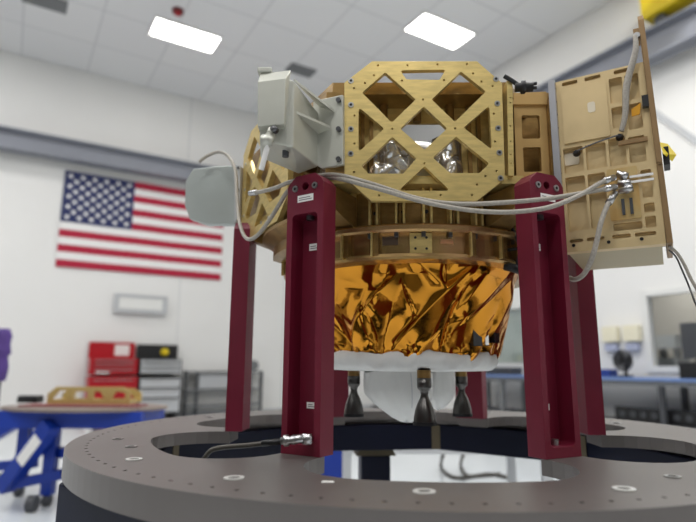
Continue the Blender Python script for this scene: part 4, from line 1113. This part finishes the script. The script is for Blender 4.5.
# strap up the face, black feet, orange tab
m = MB(bf)
m.tube([bf(U0 + .955 * BW - .008, 0.408, 0.012), bf(U0 + .90 * BW, 0.375, 0.016), bf(U0 + .78 * BW, 0.31, 0.014), bf(U0 + .74 * BW, 0.255, 0.012), bf(U0 + .685 * BW, 0.222, 0.010)], [0.004, 0.0055, 0.0065, 0.0055, 0.0045], 10)
m.build('braided_strap', MT['cable'], tbx)
MB(bf).disc(U0 + .925 * BW, 0.408, 0.004, 0.014, 0.006, 14).build('strap_eye', MT['steel'], tbx)
for (a_, v) in ((.66, 0.214), (.205, 0.197)):
    m = MB(bf); m.disc(U0 + a_ * BW, v, 0.0, 0.010, 0.0075, 10, 0.004); m.build('cable_foot', MT['black'], tbx)
m = MB(); m.tube([bf(U0 + .205 * BW, 0.198, 0.009), bf(U0 + .43 * BW, 0.208, 0.011), bf(U0 + .66 * BW, 0.216, 0.009)], 0.0016, 8); m.build('thin_wire', MT['steel_dark'], tbx)
MB(bf).hexa([(U0 + .80 * BW, 0.262, 0.006), (U0 + .90 * BW, 0.272, 0.006), (U0 + .88 * BW, 0.250, 0.006), (U0 + .80 * BW, 0.248, 0.006)], [(U0 + .80 * BW, 0.262, 0.008), (U0 + .90 * BW, 0.272, 0.008), (U0 + .88 * BW, 0.250, 0.008), (U0 + .80 * BW, 0.248, 0.008)]).build('orange_tab', MT['orange'], tbx)
MB(bf).box((U0 + .64 * BW, 0.196, 0.0003), (U0 + .93 * BW, 0.204, 0.008)).build('cross_rib', MT['tan_dark'], tbx)
# connector cluster where the cables end
for (a_, v, da, dv) in ((.60, 0.140, .10, -0.010), (.60, 0.120, .12, -0.004), (.60, 0.104, .14, 0.004)):
    p0 = bf(U0 + a_ * BW, v, 0.014); p1 = bf(U0 + (a_ + da) * BW, v + dv, 0.010)
    m = MB(); m.tube([p0, p0 + (p1 - p0) * .45, p0 + (p1 - p0) * .5, p1], [0.0065, 0.0065, 0.0085, 0.0085], 12, smooth_path=False); co = m.build('connector', MT['steel'], tbx)
for v in (0.130, 0.120):
    MB(bf).box((U0 + .72 * BW, v - 0.002, 0.006), (U0 + .95 * BW, v + 0.002, 0.010)).build('cable_tie', MT['label'], tbx)
for a_ in (.62, .70):
    MB(bf).box((U0 + a_ * BW, 0.060, 0.004), (U0 + (a_ + .03) * BW, 0.090, 0.009)).build('post_stub', MT['grey_dk'], tbx)
for k in range(4):
    MB(bf).box((U0 + BW - 0.007, 0.004 + k * 0.012, -0.05), (U0 + BW - 0.001, 0.011 + k * 0.012, -0.03)).build('edge_block', MT['tan_dark'], tbx)

# ------------------------------------------------------------------ cables
def cable(pts, r, label, mm='cable', cat='cable', ends=None, name='cable'):
    P = [at_depth(x, y, Y) for x, y, Y in pts]
    rt = thing(name, P[0], label, cat)
    MB().tube(P, r, 10).build('sheath', MT[mm], rt)
    for (i, rr, L) in (ends or ()):
        a = P[i]; b = P[i + 1] if i == 0 else P[i - 1]
        d = (b - a) / np.linalg.norm(b - a)
        MB().tube([a - d * L * 0.3, a + d * L * 0.7], rr, 12).build('end_fitting', MT['steel'], rt)
    return rt
c1 = [(252, 193, 1.10), (262, 191.5, 1.07), (276, 187.6, 1.045), (290, 182, 1.026), (310, 177.0, 1.020), (330, 174.6, 1.002), (346, 176.6, 0.962), (362, 181, 0.955), (382, 187, 0.957), (412, 197, 0.96), (440, 202.5, 0.95), (470, 204, 0.935), (505, 202.5, 0.925), (545, 199, 0.925), (580, 193.5, 0.94), (604, 189, 0.955), (612, 187.5, 0.965)]
c2 = [(199, 162, 1.372), (207, 156, 1.37), (219, 152, 1.365), (229, 157, 1.345), (235.5, 172, 1.31), (237, 196, 1.27), (239.5, 222, 1.22), (246, 238, 1.16), (256, 236.5, 1.11), (268, 222, 1.07), (279, 205, 1.05), (290, 189, 1.036), (310, 180.5, 1.030), (330, 177.6, 1.008), (346, 180, 0.958), (364, 185, 0.95), (386, 191, 0.952), (416, 200, 0.952), (446, 206.5, 0.942), (478, 211, 0.926), (512, 212, 0.915), (548, 207.5, 0.915), (578, 196, 0.93), (600, 183, 0.95), (611, 178.5, 0.965)]
cable(c1, 0.0042, 'upper grey sleeved cable from the left lattice across the gold panel to the tan box', ends=[(-1, 0.006, 0.03), (0, 0.006, 0.025)])
cable(c2, 0.0042, 'long grey cable looping over the pale side plate then sagging across the gold panel', ends=[(-1, 0.006, 0.03)])
cable([(613, 196, 0.972), (607, 206, 0.962), (601, 222, 0.955), (597, 240, 0.955), (592, 258, 0.96), (584, 274, 0.975), (575, 279.5, 0.995), (570, 278, 1.03)], 0.0046, 'grey sleeved cable hanging down from the tan box to the rear post', ends=[(0, 0.0065, 0.03)])
cable([(669, 246, 0.98), (677, 253, 0.98), (684, 264, 0.975), (691, 279, 0.97), (700, 296, 0.965), (712, 330, 0.96), (722, 420, 0.95)], 0.0028, 'thicker grey wire dangling from the right corner of the tan box', 'cable')
cable([(669, 250, 0.985), (676, 257, 0.985), (682, 270, 0.98), (688, 284, 0.98), (694, 300, 0.97), (704, 330, 0.96), (716, 420, 0.95)], 0.0016, 'thinner grey wire dangling from the right corner of the tan box', 'steel_dark')
# hose at the foot of the front-left post
hp = [at_height(204, 457.5, ZR - 0.03), at_height(207, 453.5, ZR + 0.004), at_height(215, 448.2, ZR + 0.014)]
hp = [at_depth(203, 461, 0.975), at_depth(206, 456, 0.975), at_depth(212, 450, 0.975), at_depth(224, 447.2, 0.975), at_depth(244, 445.6, 0.97), at_depth(264, 443.5, 0.965), at_depth(284, 440.8, 0.958)]
ho = thing('air_hose', hp[0], 'dark braided hose curving over the ring plate to the front left post', 'hose')
MB().tube(hp, 0.0042, 10).build('sheath', MT['hose'], ho)
MB().tube([at_depth(262, 443.6, 0.966), at_depth(281, 441.2, 0.959)], 0.0052, 10).build('boot', MT['black'], ho)
fa, fb = at_depth(281, 441.2, 0.958), at_depth(303, 438.3, 0.952)
d = fb - fa
m = MB(); m.tube([fa, fa + d * .12, fa + d * .15, fa + d * .35, fa + d * .38, fa + d * .6, fa + d * .63, fa + d], [.006, .006, .0095, .0095, .006, .0085, .0075, .0075], 14, smooth_path=False); m.build('coupling', MT['steel'], ho)
m = MB(); m.tube([at_depth(307, 434, 0.955), at_depth(307, 444, 0.955)], 0.009, 6); m.tube([fb, at_depth(309, 438, 0.972)], 0.0075, 12); m.build('elbow_fitting', MT['steel'], ho)

# ------------------------------------------------------------------ tidy: drop the builder's own bookkeeping
for o in scene.objects:
    if '_base' in o: del o['_base']
for lo in [o for o in scene.objects if o.type == 'MESH' and len(o.data.vertices) == 0]:
    bpy.data.objects.remove(lo)
